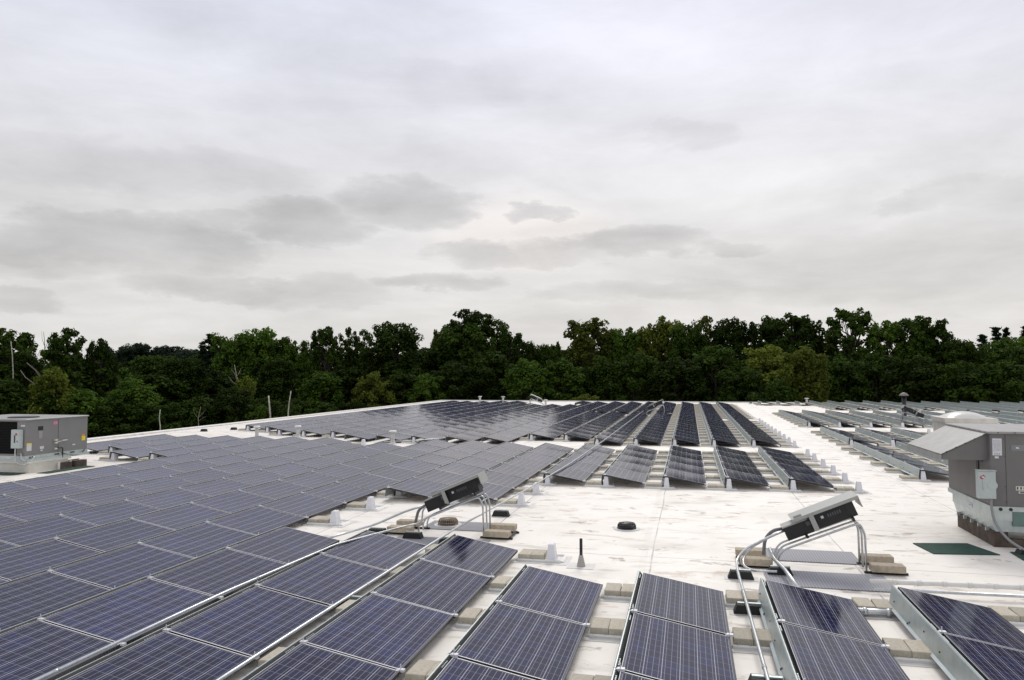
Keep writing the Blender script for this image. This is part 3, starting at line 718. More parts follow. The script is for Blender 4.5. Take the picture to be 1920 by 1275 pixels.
# ------------------------------------------------------------------ drains, vents
def strainer(x, y, m, label, r=.19, h=.10):
    root = thing('roof_drain', label, 'roof drain', (x, y, 0), 'roof drains with domed strainers')
    k = MB(); k.lathe([(r*1.45,.002),(r*1.4,.014),(r*1.02,.018),(r*.98,.02)], 28); k.build('clamp_ring', SLIP, root, smooth=False)
    k = MB(); n_ = 26
    for i in range(n_):
        a = i*2*math.pi/n_; c, s_ = math.cos(a), math.sin(a)
        k.tube([(c*r, s_*r, .012), (c*r*.96, s_*r*.96, h*.7), (c*r*.84, s_*r*.84, h*.98), (c*r*.3, s_*r*.3, h*1.06)], .0075, 5)
    for q, z in ((1.0,.02),(.98,h*.5),(.85,h*.98),(.6,h*1.03)):
        k.tube([(math.cos(i*math.pi/14)*r*q, math.sin(i*math.pi/14)*r*q, z) for i in range(29)], .008, 5, cap=False)
    k.lathe([(r*.32,h*1.02),(r*.3,h*1.09),(.01,h*1.1)], 16)
    k.build('strainer_dome', m, root)
    k = MB(); k.lathe([(r*.8,.004),(r*.8,h*.5),(r*.7,h*.55)], 18); k.build('debris', BLACK if m is BLACK else WOOD, root)
strainer(-1.16, 14.37, BLACK, 'black domed roof drain strainer in the open aisle', .17, .11)
strainer(-4.52, 14.0, STRAIN, 'rusty pale roof drain strainer behind the left inverter', .19, .12)
def vent(x, y, label, h=.62, r=.045, m=WHITEM, cap=True):
    root = thing('vent_pipe', label, 'vent pipe', (x, y, 0), 'vent pipes standing on the roof')
    k = MB(); k.lathe([(r*2.2,.0),(r*1.9,.03),(r*1.15,.08),(r*1.1,h*.3)], 14); k.build('flashing', SLIP, root, smooth=True)
    k = MB(); k.lathe([(r,.02),(r,h*.9)], 14); k.build('pipe', m, root, smooth=True)
    if cap:
        k = MB(); k.lathe([(r*1.25,h*.87),(r*1.9,h*.89),(r*1.95,h*.96),(r*1.5,h)], 16); k.build('cap', WHITEM, root, smooth=False)
GV = mat('grey_vent_metal', (.50,.50,.48), .5, .15)
vent(-18.47, 30.0, 'white capped vent pipe at the left end of the cross aisle', .62, .075, GV)
vent(-16.82, 30.6, 'white capped vent pipe, second from the left in the cross aisle', .62, .075, GV)
vent(-11.9, 29.45, 'white capped vent pipe in the middle of the cross aisle', .56, .08, GV)
vent(-19.3, 69.5, 'tiny white vent against the trees, left of the pair', .75, .09, WHITEM)
vent(-17.0, 69.3, 'tiny white vent against the trees, right of the pair', .75, .09, WHITEM)
vent(-11.95, 64.0, 'tiny white vent right of the farthest inverter', .66, .09, WHITEM)
vent(10.2, 72.0, 'tiny white vent among the far right panels', .66, .1, WHITEM)
vent(5.6, 74.5, 'tiny dark stub on the bare roof near the far edge', .18, .12, BLACK, False)
root = thing('plumbing_vent', 'black open pipe with grey cone boot in the open aisle', 'vent pipe', (-1.61, 11.47, 0))
k = MB(); k.lathe([(.066,.0),(.062,.02),(.040,.12),(.030,.165),(.026,.17)], 18); k.build('boot', mat('grey_boot', (.42,.40,.37), .6, noise=(.36,.34,.31)), root, smooth=True)
k = MB(); k.lathe([(.024,.10),(.023,.41),(.019,.412),(.019,.3)], 16); k.build('pipe', BLACK, root, smooth=False)
k = MB(); k.add([(-.2,-.17,.004),(.2,-.17,.004),(.2,.17,.004),(-.2,.17,.004)], [(0,1,2,3)]); k.build('patch', SLIP, root)
root = thing('mushroom_vent', 'black mushroom cap vent standing among the far right panels', 'vent', (12.55, 49.8, 0))
k = MB(); k.lathe([(.2,0),(.14,.05),(.125,.6),(.125,1.50)], 18); k.build('stack', BLACK, root, smooth=True)
k = MB(); k.lathe([(.15,1.50),(.27,1.51),(.26,1.56),(.16,1.66),(.04,1.72)], 22); k.build('cap', mat('tan_cap', (.3,.27,.23), .6, noise=(.15,.13,.11)), root, smooth=True)
# skylight
root = thing('skylight', 'domed skylight on a cream curb behind the big rooftop unit', 'skylight', (11.66, 36.9, 0))
k = MB(); k.box(-.95,.95,-.9,.9,.0,.76); k.build('curb', CREAM, root)
k = MB(); k.box(-1.02,1.02,-.97,.97,.76,.96, b=.02); k.build('frame', CREAM, root)
k = MB(); S8 = 12; vs = []
for i in range(S8+1):
    for j in range(S8+1):
        u, v = i/S8*2-1, j/S8*2-1; vs.append((u*.8, v*.78, .96+.25*(max(0,(1-u*u))**.7)*(max(0,(1-v*v))**.7)))
k.add(vs, [(i*(S8+1)+j, (i+1)*(S8+1)+j, (i+1)*(S8+1)+j+1, i*(S8+1)+j+1) for i in range(S8) for j in range(S8)]); k.build('dome', DOME, root, smooth=True)
# ------------------------------------------------------------------ rooftop unit, right
def hvac_right():
    root = thing('rooftop_unit', 'large brown-grey rooftop air unit with slanted intake hood', 'air conditioner', (4.88, 14.2, 0))
    XW, YW = 2.6, 2.15
    k = MB(); k.box(0, XW, 0, YW, .68, 1.88, 0); k.build('cabinet', HVACG, root)
    k = MB(); k.box(-.035, XW, -.035, YW+.03, 1.88, 1.915, 0, b=.01)
    for i in range(9): k.box(.1+i*.25, .118+i*.25, -.039, -.034, 1.89, 1.905, 1)
    for i in range(8): k.box(-.039, -.034, .1+i*.25, .118+i*.25, 1.89, 1.905, 1)
    k.build('lid', [HVACL, BLACK], root)
    # base rail
    k = MB(); k.box(-.02, XW, -.02, YW, .60, .678, 0)
    for x in (.12, .27): k.tube([(x, -.03, .635), (x, -.018, .635)], .028, 12, 1)
    k.build('base_rail', [GALV, BLACK], root)
    # hood
    k = MB(); ym = .12; yM = YW-.05
    poly = [(-.0,1.87),(-.70,1.50),(-.70,1.42),(0,1.42)]
    k.prism(poly, ym, yM, 'y', 0)
    k.build('hood', HVACG, root)
    k = MB()
    k.add([(-.0,ym-.02,1.877),(-.72,ym-.02,1.506),(-.72,yM+.02,1.506),(0,yM+.02,1.877),(-.0,ym-.02,1.889),(-.725,ym-.02,1.516),(-.725,yM+.02,1.516),(0,yM+.02,1.889)],
          [(0,1,2,3),(4,7,6,5),(0,4,5,1),(2,6,7,3),(1,5,6,2)], 0)
    k.box(-.73, -.712, ym-.02, yM+.02, 1.40, 1.50, 0)
    for i in range(5):
        t = .08+i*.2; k.box(-t*.72-.008, -t*.72+.008, ym-.03, ym-.02, 1.875-t*.37, 1.892-t*.37, 1)
    k.build('hood_cover', [HVACL, BLACK], root)
    # seams and panels
    k = MB(); k.box(-.004, .0, .55, 1.62, .80, 1.40, 0); k.box(-.012, -.004, .62, 1.55, .86, 1.36, 1)
    k.box(-.016, -.004, .53, .56, .84, 1.38, 2); k.box(-.016, -.006, .35, .62, 1.375, 1.395, 2)
    k.build('access_panel', [HVACG, HVACG, BLACK], root)
    k = MB(); k.box(.22, .226, -.003, .0, .69, 1.87, 0)
    for z in (.75, 1.0, 1.5, 1.8): k.box(.20, .212, -.004, 0, z, z+.012, 0)
    k.build('panel_seam', DARKP, root)
    k = MB(); k.box(.03, .17, -.006, -.001, 1.52, 1.80, 0)
    for i in range(9): k.box(.045, .155, -.008, -.006, 1.60+i*.02, 1.606+i*.02, 1)
    for i in range(3): k.box(.05+i*.035, .072+i*.035, -.008, -.006, 1.535, 1.555, 1)
    k.box(.06,.12,-.006,-.001,1.47,1.505, 0); k.build('instruction_sticker', [PAPER, mat('faint_print', (.35,.36,.38), .6)], root)
    k = MB(); k.box(.36, .9, -.005, -.001, .95, 1.02, 0)
    for i in range(6): k.box(.375+i*.05, .395+i*.05, -.007, -.005, .965, 1.008, 1)
    k.box(.40, .9, -.005, -.001, .90, .935, 0); k.box(.42,.6,-.007,-.005,.908,.926,1); k.build('name_plate', [CREAM, DARKP], root)
    k = MB(); k.box(.31, .9, -.006, -.001, 1.60, 1.70, 0)
    k.prism([(.37,1.645),(.39,1.665),(.42,1.655),(.43,1.64),(.40,1.635)], -.008, -.006, 'y', 1); k.build('logo_plate', [mat('mid_grey_plate', (.2,.2,.21), .5), PAPER], root)
    # disconnect switch
    k = MB(); k.box(-.24, .02, -.14, -.02, .82, 1.27, 0, b=.01); k.box(-.25, .03, -.15, -.02, 1.27, 1.285, 0); k.box(-.2,.0,-.02,.0,.9,1.2,0)
    s = k.build('switch_box', SWB, root)
    k = MB(); k.tube([(-.03,-.145,1.04),(-.03,-.14,1.04)], .075, 20); k.build('dial', SWB, s)
    k = MB(); k.prism([(-.22,1.17),(-.16,1.21),(-.13,1.18),(-.19,1.135)], -.146, -.140, 'y', 0); k.box(-.19,-.15,-.149,-.146,1.16,1.185,1)
    k.build('warning_sticker', [RED, PAPER], s)
    k = MB(); k.tube([(-.17,-.145,1.13),(-.165,-.15,.96)], .008, 6); k.build('handle', GALV, s)
    k = MB(); k.tube(smooth_path([(-.04,-.1,.82),(-.04,-.1,.66),(.0,-.14,.42),(.12,-.3,.2),(.28,-.5,.08),(.34,-.58,.06)], 5), .022, 8); k.build('flexible_conduit', mat('grey_conduit', (.26,.26,.27), .5), root, smooth=True)
    k = MB(); k.tube(smooth_path([(.55,.0,.6),(.6,-.02,.4),(.5,-.05,.22)], 5), .008, 6); k.build('cable', BLACK, root, smooth=True)
    # curb
    k = MB(); k.prism([(.0,.44),(.0,.60),(XW,.60),(XW,.44)], .0, 1.95, 'y', 0); k.prism([(.05,.26),(.0,.44),(XW,.44),(XW,.26)], .02, 1.9, 'y', 0)
    for i in range(5): k.box(-.02, .045, .25+i*.35, .28+i*.35, .23, .29, 0)
    k.build('curb_adapter', GALV, root)
    k = MB(); k.box(-.008,-.002,.9,1.08,.50,.57, 0); k.box(-.010,-.008,.92,1.06,.53,.545, 1); k.build('curb_sticker', [PAPER, BLUEP], root)
    k = MB(); k.box(.30, XW, -.012, 0, .36, .60, 0); k.build('side_skirt', mat('teal_sheet', (.16,.24,.22), .4, .5, noise=(.12,.19,.17)), root)
    k = MB(); k.box(.03, .24, .03, 1.8, 0, .26, 0); k.build('timber_sleeper', WOOD, root)
    k = MB(); k.box(.24, XW, .04, .12, 0, .14, 0); k.build('timber_end', WOOD, root)
hvac_right()
foot(5.3, 13.62, 'black rubber foot under the cable of the big rooftop unit', .3, .10, rz=.4)
foot(5.15, 13.75, 'smaller black support beside the rooftop unit cable foot', .2, .08, rz=.2)
# ------------------------------------------------------------------ rooftop unit, left
def hvac_left():
    root = thing('rooftop_unit', 'grey packaged rooftop unit with yellow and pink warning stickers', 'air conditioner', (-18.93, 18.5, 0))
    XW, YW = 3.0, 2.35
    k = MB(); k.box(-XW, 0, 0, YW, .50, 1.535); k.build('cabinet', HVACG2, root)
    k = MB(); k.box(-XW, .03, -.03, YW+.03, 1.535, 1.575, b=.012); k.build('lid', HVACL, root)
    k = MB(); k.lathe([(.42,1.576),(.42,1.60),(.38,1.61)], 24, 0, -.9, .8)
    k.build('fan_grille', BLACK, root)
    k = MB(); k.box(-XW+.02, -.30, -.012, .0, .56, 1.50, 0)
    for i in range(20): k.box(-XW+.02, -.30, -.016, -.012, .58+i*.047, .584+i*.047, 1)
    k.build('coil_guard', [mat('coil_black', (.006,.006,.007), .8, spec=.1), mat('coil_dark', (.012,.012,.013), .7)], root)
    k = MB(); k.box(-XW, .015, -.015, YW+.01, .40, .50, 0)
    for x in (-.42,-.35): k.box(x, x+.0, -.02, -.015, .42, .46, 1)
    for y in (.16, .26): k.tube([(.012, y, .45), (.019, y, .45)], .024, 10, 1)
    for y in (1.05, 1.65): k.box(.012, .018, y, y+.18, .43, .47, 1)
    k.box(-.62,-.5,-.019,-.015,.42,.47,2)
    k.build('base_rail', [GALV, BLACK, PAPER], root)
    k = MB(); k.box(.0, .004, 1.185, 1.195, .52, 1.52); k.build('panel_seam', DARKP, root)
    k = MB(); k.box(.001,.007,.44,.62,1.22,1.34,0); k.box(.001,.005,.47,.60,.98,1.20,1); k.build('vent_slot', [BLACK, mat('pale_panel', (.3,.3,.3), .6)], root)
    k = MB(); k.box(.001,.006,1.0,1.14,1.36,1.45,0); k.box(.006,.008,1.03,1.10,1.39,1.40,1); k.build('pink_notice', [PINK, RED], root)
    k = MB(); k.box(.001,.006,.05,.22,.64,.82,0); k.box(.001,.006,.05,.22,.825,.865,1); k.build('yellow_headed_notice', [PAPER, YELL], root)
    k = MB(); k.box(.001,.006,2.12,2.24,.92,.985,0); k.box(.001,.006,2.12,2.26,.78,.915,1); k.box(.006,.008,2.14,2.18,.84,.855,2); k.build('caution_sticker', [ORNG, YELL, DARKP], root)
    k = MB(); k.box(.001,.006,.52,.66,.66,.74,0); k.box(.001,.006,.54,.62,.60,.635,0); k.box(.001,.006,1.75,1.86,.66,.70,0); k.build('rating_plate', [PAPER], root)
    k = MB(); k.box(-.16,-.02,-.006,-.001,1.36,1.41,0); k.build('top_sticker', [PAPER], root)
    # disconnect
    k = MB(); k.box(-.34, -.06, -.16, -.02, .74, 1.28, 0, b=.012); s = k.build('switch_box', SWB, root)
    k = MB(); k.prism([(-.20,1.15),(-.16,1.19),(-.12,1.15),(-.16,1.11)], -.166, -.161, 'y', 0); k.box(-.23,-.19,-.166,-.161,.9,1.12,1); k.tube([(-.12,-.168,.96),(-.11,-.168,.92)],.01,6,1)
    k.build('switch_sticker', [RED, DARKP], s)
    k = MB(); k.tube(smooth_path([(-.25,-.09,.74),(-.25,-.09,.55),(-.2,-.1,.35),(.0,-.1,.26),(.1,.05,.32),(.05,.28,.46)], 5), .02, 8); k.tube(smooth_path([(-.12,-.02,.62),(-.02,-.08,.42),(.06,.0,.36)], 5), .016, 8)
    k.build('flexible_conduit', GALVP, root, smooth=True)
    k = MB(); k.tube(smooth_path([(.02,1.3,.48),(.10,1.6,.38),(.08,2.0,.36),(.02,2.25,.5)], 5), .012, 6); k.build('cable', BLACK, root, smooth=True)
    k = MB(); k.tube(bend([(.01,1.1,.64),(.07,1.1,.64),(.09,1.28,.64),(.09,1.28,.24),(.12,1.28,.22),(.12,1.9,.22)], .03, 3), .018, 8); k.build('gas_pipe', BLACK, root, smooth=True)
    k = MB()
    for z in (.86,.78,.60): k.box(.01,.07,1.02,1.12,z,z+.05)
    k.tube([(.05,1.1,.82),(.05,1.5,.86)], .012, 6); k.box(.03,.08,1.3,1.42,.84,.87); k.build('gas_valve', CREAM, root)
    k = MB(); k.box(-XW, .14, .03, YW-.9, 0, .28, 0); k.box(-XW,.16,.0,YW-.8,.28,.33,0); k.box(-XW, .10, -.0, YW, .33, .40, 1); k.build('curb', [CREAM, GALV], root)
HVACG2 = mat('mid_grey_paint', (.225,.22,.215), .5, noise=(.205,.20,.195), nscale=2.5)
hvac_left()
for i, (x, y, l) in enumerate(((-18.78, 19.75, 'brown timber block under the gas pipe of the grey rooftop unit'), (-18.74, 20.3, 'brown timber block at the far end of the gas pipe'))):
    o = MB().box(-.06, .12, -.2, .22, 0, .20).build('timber_block', WOOD, None, (x, y, .0)); tag(o, l, 'timber block', 'timber blocks beside the grey rooftop unit')
o = MB().tube([(-18.62,19.42,.0),(-18.62,19.42,.24)], .035, 10).build('pipe_stub', WHITEM); tag(o, 'short white pipe standing by the timber blocks', 'pipe')
# ------------------------------------------------------------------ trees
def leaf_mat(name, col, col2):
    m = bpy.data.materials.new(name); m.use_nodes = True; nt = m.node_tree; N = nt.nodes; L = nt.links
    b = N['Principled BSDF']; oi = N.new('ShaderNodeObjectInfo'); geo = N.new('ShaderNodeNewGeometry')
    n_ = N.new('ShaderNodeTexNoise'); n_.inputs['Scale'].default_value = .42; n_.inputs['Detail'].default_value = 3; L.new(geo.outputs['Position'], n_.inputs['Vector'])
    wn = N.new('ShaderNodeMath'); wn.operation = 'MULTIPLY_ADD'; L.new(geo.outputs['Random Per Island'], wn.inputs[0]); wn.inputs[1].default_value = .5; 
    sub = N.new('ShaderNodeMath'); sub.operation = 'SUBTRACT'; L.new(n_.outputs['Fac'], sub.inputs[0]); sub.inputs[1].default_value = .34; L.new(sub.outputs[0], wn.inputs[2])
    mx = N.new('ShaderNodeMix'); mx.data_type = 'RGBA'; L.new(wn.outputs[0], mx.inputs[0]); mx.inputs[6].default_value = (*col, 1); mx.inputs[7].default_value = (*col2, 1)
    hs = N.new('ShaderNodeHueSaturation'); L.new(mx.outputs[2], hs.inputs['Color'])
    r1 = N.new('ShaderNodeMapRange'); r1.inputs[3].default_value = .6; r1.inputs[4].default_value = 1.45; L.new(oi.outputs['Random'], r1.inputs[0]); L.new(r1.outputs[0], hs.inputs['Value'])
    L.new(hs.outputs[0], b.inputs['Base Color']); b.inputs['Roughness'].default_value = .8; b.inputs['Specular IOR Level'].default_value = .08
    tr = N.new('ShaderNodeBsdfTranslucent'); L.new(hs.outputs[0], tr.inputs[0]); mxs = N.new('ShaderNodeMixShader'); mxs.inputs[0].default_value = .3
    L.new(b.outputs[0], mxs.inputs[1]); L.new(tr.outputs[0], mxs.inputs[2]); L.new(mxs.outputs[0], N['Material Output'].inputs[0])
    return m
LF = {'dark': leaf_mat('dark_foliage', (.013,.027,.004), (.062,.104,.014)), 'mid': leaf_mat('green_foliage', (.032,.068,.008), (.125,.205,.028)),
      'yell': leaf_mat('yellow_green_foliage', (.062,.092,.012), (.19,.22,.034)), 'con': leaf_mat('conifer_foliage', (.010,.020,.011), (.026,.042,.022)),
      'far': leaf_mat('distant_foliage', (.016,.028,.016), (.036,.055,.032))}
def leaf(V, F, p, nrm, s, rg):
    n_ = Vector(nrm); n_ = (n_+Vector((rg.uniform(-1,1), rg.uniform(-1,1), rg.uniform(-1,1)))*.75)
    if n_.length < .01: n_ = Vector((0,0,1))
    n_.normalize(); a = n_.orthogonal().normalized(); b_ = n_.cross(a); t = rg.uniform(0, 6.28)
    u = (a*math.cos(t)+b_*math.sin(t))*s*rg.uniform(.7,1.2); w = n_.cross(u)*rg.uniform(.45,.8)
    o = len(V); V += [p-u, p-w*.9+u*.15, p+u, p+w]; F.append((o, o+1, o+2, o+3))
def make_tree(kind, seed):
    """template 20 m tall, crown about 9 m wide; returns (trunk mesh, crown mesh)"""
    rg = random.Random(seed); V = []; F = []; tk = MB()
    bendx = rg.uniform(-.6,.6)
    if kind == 'conifer':
        tk.tube([(0,0,0),(0,0,10),(0,0,19.5)], [.3,.2,.03], 7)
        for lv in range(60):
            z = 3+lv*.277+rg.uniform(-.2,.2); rad = 3.2*(1-(z-2)/18.5)+.35
            for q in range(3):
                a = rg.uniform(0,6.28); Lb = rad*rg.uniform(.7,1.15); dr = Vector((math.cos(a), math.sin(a), rg.uniform(-.1,.3)))
                tk.tube([(0,0,z), tuple(Vector((0,0,z))+dr*Lb)], [.05,.015], 4, cap=False)
                for _ in range(34):
                    t = rg.uniform(.15,1); p = Vector((0,0,z))+dr*Lb*t+Vector((rg.gauss(0,.2),rg.gauss(0,.2),rg.gauss(0,.12)))
                    leaf(V, F, p, (0,0,1), .27, rg)
        return tk, V, F
    prm = {'round': (60,1.35,4.5,19.6,4.3,300), 'open': (80,.85,4.5,19.6,4.3,170), 'spiky': (50,1.05,4.0,19.5,3.1,240), 'tall': (54,1.2,4.0,19.5,3.5,290), 'umbrella': (60,1.0,12.6,19.4,4.6,240), 'bush': (48,1.4,1.0,19.2,4.1,320), 'weep': (44,1.2,2.5,19.2,3.7,300)}[kind]
    nl, lr, zb, zt, rad, per = prm
    tk.tube([(0,0,0),(bendx*.3,.1,6),(bendx,0,13),(bendx,0,17.5)], [.34,.26,.14,.04], 7)
    zc = (zb+zt)/2; hz = (zt-zb)/2
    for i in range(nl):
        if kind == 'spiky':
            col = i % 5; a = col*1.256+rg.uniform(-.3,.3); rr = (0 if col == 0 else rad*rg.uniform(.35,.8)); top = zt-[0,1.2,2.6,.7,3.2][col]; c = Vector((math.cos(a)*rr*(1+.06*(i//5)), math.sin(a)*rr*(1+.06*(i//5)), max(zb, top-(i//5)*1.5-lr)))
        else:
            a = i*2.399+rg.uniform(-.5,.5); tz = ((i+.5)/nl)
            z = zb+(zt-lr*.8-zb)*tz
            q = (z-zc)/hz
            if kind == 'umbrella': prof_ = math.sqrt(max(.05, 1-max(0,(z-13.5)/6.2)**2))*(1 if z > 12.5 else .5)
            elif kind in ('round','bush'): prof_ = math.sqrt(max(.03, 1-min(.97,abs(q))**2.3))
            else: prof_ = math.sqrt(max(.06, 1-min(.96,abs(q))**2))*(.75 if q < -.3 else 1)
            rr = (rad-lr*.6)*prof_*math.sqrt(rg.uniform(.15,1))
            c = Vector((math.cos(a)*rr+bendx*.5, math.sin(a)*rr, z))
        s0 = Vector((bendx*min(1,c.z/13), 0, max(2.0, c.z-rg.uniform(2,4.5)))); mid = (s0+c)/2+Vector((0,0,-.3))
        tk.tube([s0, mid, c], [.11,.07,.03], 5, cap=False)
        for b_ in range(1):
            e_ = c+Vector((rg.uniform(-1,1),rg.uniform(-1,1),rg.uniform(-.3,1)))*lr*.9; tk.tube([c, e_], [.035,.012], 4, cap=False)
        sub = [c+Vector((rg.uniform(-1,1),rg.uniform(-1,1),rg.uniform(-.8,.8)))*lr*.75 for _ in range(6)]
        for sc in sub:
            sr = lr*rg.uniform(.4,.7)
            for _ in range(per//6):
                d = Vector((rg.gauss(0,1),rg.gauss(0,1),rg.gauss(0,1))).normalized(); k_ = sr*rg.uniform(.55,1.1)
                p = sc+Vector((d.x, d.y, d.z*.75))*k_
                if kind == 'weep': p.z -= abs(rg.gauss(0,.6))
                leaf(V, F, p, (d.x, d.y, d.z*.6+.55), .24, rg)
        if kind in ('round','bush','tall','weep'):
            for _ in range(per//4):
                p = c+Vector((rg.uniform(-1,1),rg.uniform(-1,1),rg.uniform(-1,.6)))*lr*.6; leaf(V, F, p, (0,0,1), .26, rg)
    return tk, V, F
TT = {}
def template(kind, seed, leafm):
    key = (kind, seed)
    if key not in TT:
        tk, V, F = make_tree(kind, seed)
        me = bpy.data.meshes.new('crown'); me.from_pydata([tuple(v) for v in V], [], F); me.materials.append(LF['mid']); me.update()
        mt = tk.mesh('trunk', BARK, True)
        TT[key] = (mt, me)
    mt, me = TT[key]; k2 = key+(leafm,)
    if k2 not in TT:
        c = me if leafm == 'mid' else me.copy()
        if leafm != 'mid': c.materials[0] = LF[leafm]
        TT[k2] = c
    return mt, TT[k2]
trg = random.Random(11)
def tree(px, topy, wpx, dist, kind, leafm, label, name='tree', group='trees beyond the roof', base=None):
    d = pdir(px, topy); t = dist/math.hypot(d.x, d.y); x, y = d.x*t, d.y*t; zt = CH+d.z*t
    gz = GZ if base is None else base
    H = zt-gz; w = wpx*dist/CF*1.16
    mt, mc = template(kind, {'round':1,'open':2,'spiky':3,'tall':4,'umbrella':5,'bush':6,'weep':7,'conifer':8}[kind]+10*trg.randint(0,1), leafm)
    o = thing(name, label, 'tree', (x, y, gz), group, trg.uniform(0, 6.28))
    wt = {'round':8.6,'open':8.2,'spiky':7,'tall':7.2,'umbrella':9,'bush':8.6,'weep':7.8,'conifer':6}[kind]
    o.scale = (w/wt, w/wt, H/19.8)
    link('trunk', mt, o); link('crown', mc, o)
    return o
# silhouette trees, left to right: px, top y, width px, distance, kind, leaf, label
TR = [(-30,640,90,95,'round','dark','dark tree cut by the left edge'),
 (18,611,90,92,'open','mid','airy light-leaved tree at the far left'),
 (58,655,70,90,'round','dark','low dark tree beside the airy left tree'),
 (100,622,52,84,'spiky','mid','narrow tree with pointed sprigs left of the tallest left tree'),
 (133,605,74,84,'spiky','dark','tallest tree of the left group with spiky crown'),
 (188,630,50,86,'open','dark','small tree with one high tuft right of the left group'),
 (150,668,110,88,'tall','dark','broad dark tree below the left spiky crowns'),
 (215,645,70,190,'round','far','first low tree of the distant hazy ridge'),
 (248,641,60,195,'round','far','highest distant tree behind the left valley'),
 (283,645,66,190,'round','far','distant tree right of the ridge top'),
 (322,646,70,180,'round','far','distant tree near the ridge right end'),
 (355,652,60,170,'round','far','distant tree where the ridge dips'),
 (396,625,58,104,'conifer','con','dark conifer at the left end of the central trees'),
 (380,640,40,106,'conifer','con','smaller conifer left of the central trees'),
 (440,617,80,102,'round','mid','rounded green tree right of the dark conifer'),
 (482,612,84,103,'round','mid','higher rounded tree in the left centre'),
 (524,624,58,102,'round','dark','dark shoulder tree right of the rounded pair'),
 (541,634,50,101,'tall','mid','lower tree in the dip before the tall open tree'),
 (570,632,44,100,'spiky','mid','pointed yellowish tree in the dip'),
 (611,608,62,100,'open','dark','open crowned tree with sky gaps left of centre'),
 (655,606,44,101,'spiky','dark','slim tree left of a pair of sprigs'),
 (682,611,44,101,'spiky','dark','slim tree right of a pair of sprigs'),
 (742,600,104,98,'round','dark','big dark globe-shaped tree left of centre'),
 (805,655,70,104,'round','dark','low dark tree in the notch'),
 (832,615,56,103,'open','yell','pale airy tree left of the highest central tree'),
 (884,576,100,102,'open','dark','highest central tree with leafy top'),
 (868,600,110,100,'round','dark','dense mass beneath the highest central tree'),
 (932,592,64,101,'spiky','dark','sprigged tree at right shoulder of the highest central tree'),
 (955,615,70,100,'open','dark','sloping tree right of the highest central tree'),
 (990,634,60,99,'round','dark','low round tree in the central dip'),
 (1025,643,56,101,'round','dark','low tree on the right of the central dip'),
 (1040,637,32,103,'open','dark','small tuft above the central dip'),
 (1102,592,104,101,'open','yell','light airy round-headed tree right of the central dip'),
 (1152,612,56,101,'round','mid','tree filling behind the light airy crown'),
 (1186,609,60,101,'tall','mid','small crown left of the long bushy ridge'),
 (1218,600,56,100,'tall','yell','yellowish crown at the start of the long ridge'),
 (1250,588,74,101,'tall','yell','yellowish tree near the top of the long ridge'),
 (1290,600,74,98,'round','dark','dark crown in the middle of the long ridge'),
 (1326,585,58,100,'spiky','yell','sprigs topping the long ridge'),
 (1366,594,76,99,'round','dark','broad dark crown right of the ridge top'),
 (1408,599,46,100,'open','dark','last crown at the right of the long ridge'),
 (1480,582,110,103,'umbrella','dark','dark flat-topped tree with sky between limbs'),
 (1440,640,110,92,'bush','yell','yellow-green bushy tree beneath the flat-topped tree'),
 (1545,622,50,103,'open','dark','low tree between flat-topped and tall open tree'),
 (1596,571,96,102,'open','dark','tall lacy tree, highest on the right'),
 (1662,596,74,101,'open','mid','lacy tree right of the tallest lacy tree'),
 (1712,588,76,101,'open','dark','double-topped lacy tree, left half'),
 (1745,590,70,102,'open','dark','double-topped lacy tree, right half'),
 (1775,612,50,100,'spiky','dark','sloping sprigs right of the lacy trees'),
 (1815,634,80,98,'round','dark','rounded low tree right of the lacy group'),
 (1842,626,40,150,'conifer','far','small distant pine at the right'),
 (1868,612,40,150,'conifer','far','taller distant pine at the right'),
 (1886,613,30,150,'conifer','far','distant pine right of the taller one'),
 (1925,611,50,140,'conifer','far','pine cut by the right edge'),
 (1895,628,90,104,'round','mid','green tree below the distant pines'),
 (1950,640,90,98,'round','dark','dark tree at the right edge')]
for t in TR: tree(*t)
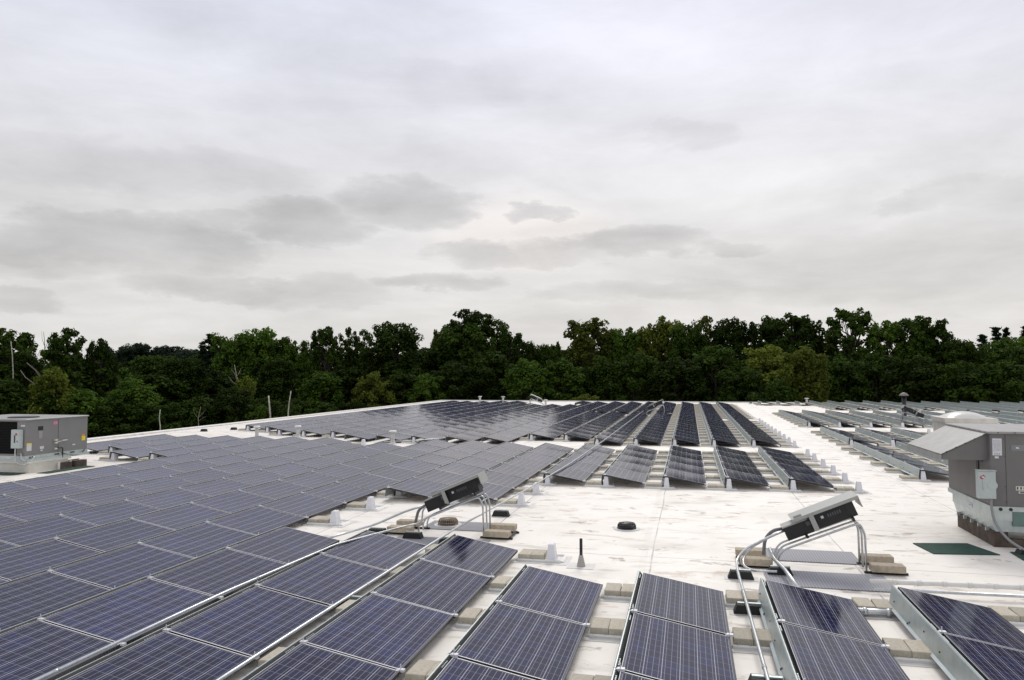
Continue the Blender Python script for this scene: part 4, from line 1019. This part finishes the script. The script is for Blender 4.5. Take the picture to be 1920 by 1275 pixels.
# lower, nearer growth in front of the wood
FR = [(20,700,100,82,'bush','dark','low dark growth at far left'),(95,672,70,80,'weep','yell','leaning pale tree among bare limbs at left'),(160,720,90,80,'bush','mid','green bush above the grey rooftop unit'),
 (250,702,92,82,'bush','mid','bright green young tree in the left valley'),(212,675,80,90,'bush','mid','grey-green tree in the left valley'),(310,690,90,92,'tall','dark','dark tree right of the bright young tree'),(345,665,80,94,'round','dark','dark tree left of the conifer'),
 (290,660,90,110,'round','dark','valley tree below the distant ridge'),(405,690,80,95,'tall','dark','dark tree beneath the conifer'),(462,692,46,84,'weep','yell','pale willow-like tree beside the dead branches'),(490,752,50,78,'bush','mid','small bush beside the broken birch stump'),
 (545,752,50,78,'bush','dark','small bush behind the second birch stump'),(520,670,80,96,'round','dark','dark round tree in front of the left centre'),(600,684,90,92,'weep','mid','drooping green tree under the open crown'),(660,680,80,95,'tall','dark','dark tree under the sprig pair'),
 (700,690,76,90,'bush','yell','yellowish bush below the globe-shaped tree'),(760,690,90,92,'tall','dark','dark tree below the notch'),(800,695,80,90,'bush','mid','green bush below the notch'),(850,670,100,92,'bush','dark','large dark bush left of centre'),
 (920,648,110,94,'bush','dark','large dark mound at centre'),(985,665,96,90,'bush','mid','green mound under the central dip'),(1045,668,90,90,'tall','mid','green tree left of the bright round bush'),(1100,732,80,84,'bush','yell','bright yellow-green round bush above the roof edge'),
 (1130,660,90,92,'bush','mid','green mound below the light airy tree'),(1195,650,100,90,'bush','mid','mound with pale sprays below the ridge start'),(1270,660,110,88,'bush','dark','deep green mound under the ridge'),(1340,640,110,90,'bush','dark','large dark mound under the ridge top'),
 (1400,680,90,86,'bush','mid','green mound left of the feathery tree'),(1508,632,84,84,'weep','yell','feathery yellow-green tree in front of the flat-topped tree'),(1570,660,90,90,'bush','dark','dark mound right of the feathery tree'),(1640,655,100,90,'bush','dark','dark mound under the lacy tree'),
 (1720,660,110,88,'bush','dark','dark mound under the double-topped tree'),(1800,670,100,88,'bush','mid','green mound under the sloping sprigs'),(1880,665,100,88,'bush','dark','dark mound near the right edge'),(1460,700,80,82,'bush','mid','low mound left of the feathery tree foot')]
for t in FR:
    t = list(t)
    if t[0] > 1120 and t[4] == 'bush' and t[5] == 'mid': t[5] = 'dark'  # darker leaves here carry the shade of the lower band in their colour
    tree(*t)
# rear wall of the wood, closing the gaps
i = 0
for px in range(-20, 1960, 62):
    top = 668 if px < 380 else 650
    if px < 380: tree(px, top+trg.randint(-4,8), 96, 128, 'tall', 'dark', 'dark tree in the rear line, %s from the left' % (ORD[i] if i < len(ORD) else 'last'), group='trees in the rear line of the wood')
    else: tree(px, top+trg.randint(-8,12), 100, 120, 'tall', 'dark', 'dark tree in the rear line, %s from the left' % (ORD[i] if i < len(ORD) else ('%s to last' % ['fourth','third','second','next','very'][min(4, i-len(ORD))])), group='trees in the rear line of the wood')
    i += 1
j = 0
for px in range(-30, 1960, 58):
    near = 88 if px < 700 else 96
    tree(px, 735+trg.randint(-14,14), 88, near-8 if px < 500 else near, 'bush', 'dark', 'undergrowth tree behind the roof edge, %s from the left' % (ORD[j] if j < len(ORD) else ORD[j-len(ORD)]+' past the middle'), 'undergrowth_tree', 'undergrowth along the wood edge')
    j += 1
# bare trunks
def bare(name, pts, r0, r1, dist, m, label, branches=()):
    def W_(px, py):
        d = pdir(px, py); t = dist/math.hypot(d.x, d.y); return Vector((d.x*t, d.y*t, CH+d.z*t))
    Q = [W_(*p) for p in pts]; Q = [Vector((Q[0].x, Q[0].y, GZ))]+Q if Q[0].z > GZ else Q
    n_ = len(Q); k = MB(); k.tube([q+Vector((trg.uniform(-.04,.04),0,0)) for q in Q], [r0+(r1-r0)*i/(n_-1) for i in range(n_)], 7)
    root = thing(name, label, 'tree', (Q[0].x, Q[0].y, GZ), 'bare pale trunks at the wood edge'); off = Q[0].copy(); off.z = GZ
    o = k.build('trunk', m, root, tuple(-off), True)
    for br in branches:
        B_ = [W_(*p) for p in br]; kb = MB(); kb.tube(B_, [r0*.45-(r0*.35)*i/(len(B_)-1) for i in range(len(B_))], 5); kb.build('branch', m, root, tuple(-off), True)
bare('birch_stump', [(508,800),(507,783),(505,765),(503,742)], .10,.06, 74, BIRCH, 'broken white birch trunk standing left of the pair')
bare('birch_stump', [(540,790),(541,772),(542,755),(545,733)], .08,.04, 75, BIRCH, 'thinner leaning white birch trunk right of the pair')
bare('dead_tree', [(447,790),(449,722),(444,706),(440,684)], .10,.03, 86, DEAD, 'dead pale forked tree beside the willow-like tree', [[(447,722),(438,718),(428,706)],[(444,706),(449,698),(452,690)],[(445,715),(440,700),(433,692)]])
bare('birch_tree', [(24,760),(25,700),(23,668),(21,640)], .07,.03, 88, BIRCH, 'slim white birch trunk under the airy left tree')
bare('dead_tree', [(84,700),(84,665),(84,640),(82,622)], .06,.02, 85, DEAD, 'bare twiggy treetop left of the spiky tree', [[(84,655),(90,640),(94,624)],[(84,650),(79,636),(78,620)]])
bare('dead_tree', [(86,735),(80,712),(66,694),(50,680)], .06,.025, 82, DEAD, 'leaning dead limb at far left, upper', [[(80,712),(74,700),(58,684)]])
bare('dead_tree', [(80,745),(62,718),(48,708),(38,694)], .06,.025, 82, DEAD, 'leaning dead limb at far left, lower')
bare('birch_stump', [(300,812),(300,800),(299,785),(300,768)], .06,.03, 72, BIRCH, 'thin pale trunk above the left roof edge')
bare('dead_tree', [(372,800),(372,785),(374,775),(376,762)], .04,.015, 72, DEAD, 'small bare grey shrub above the roof edge', [[(372,785),(365,776),(362,766)],[(373,782),(381,774),(386,768)],[(372,790),(380,784),(388,780)]])
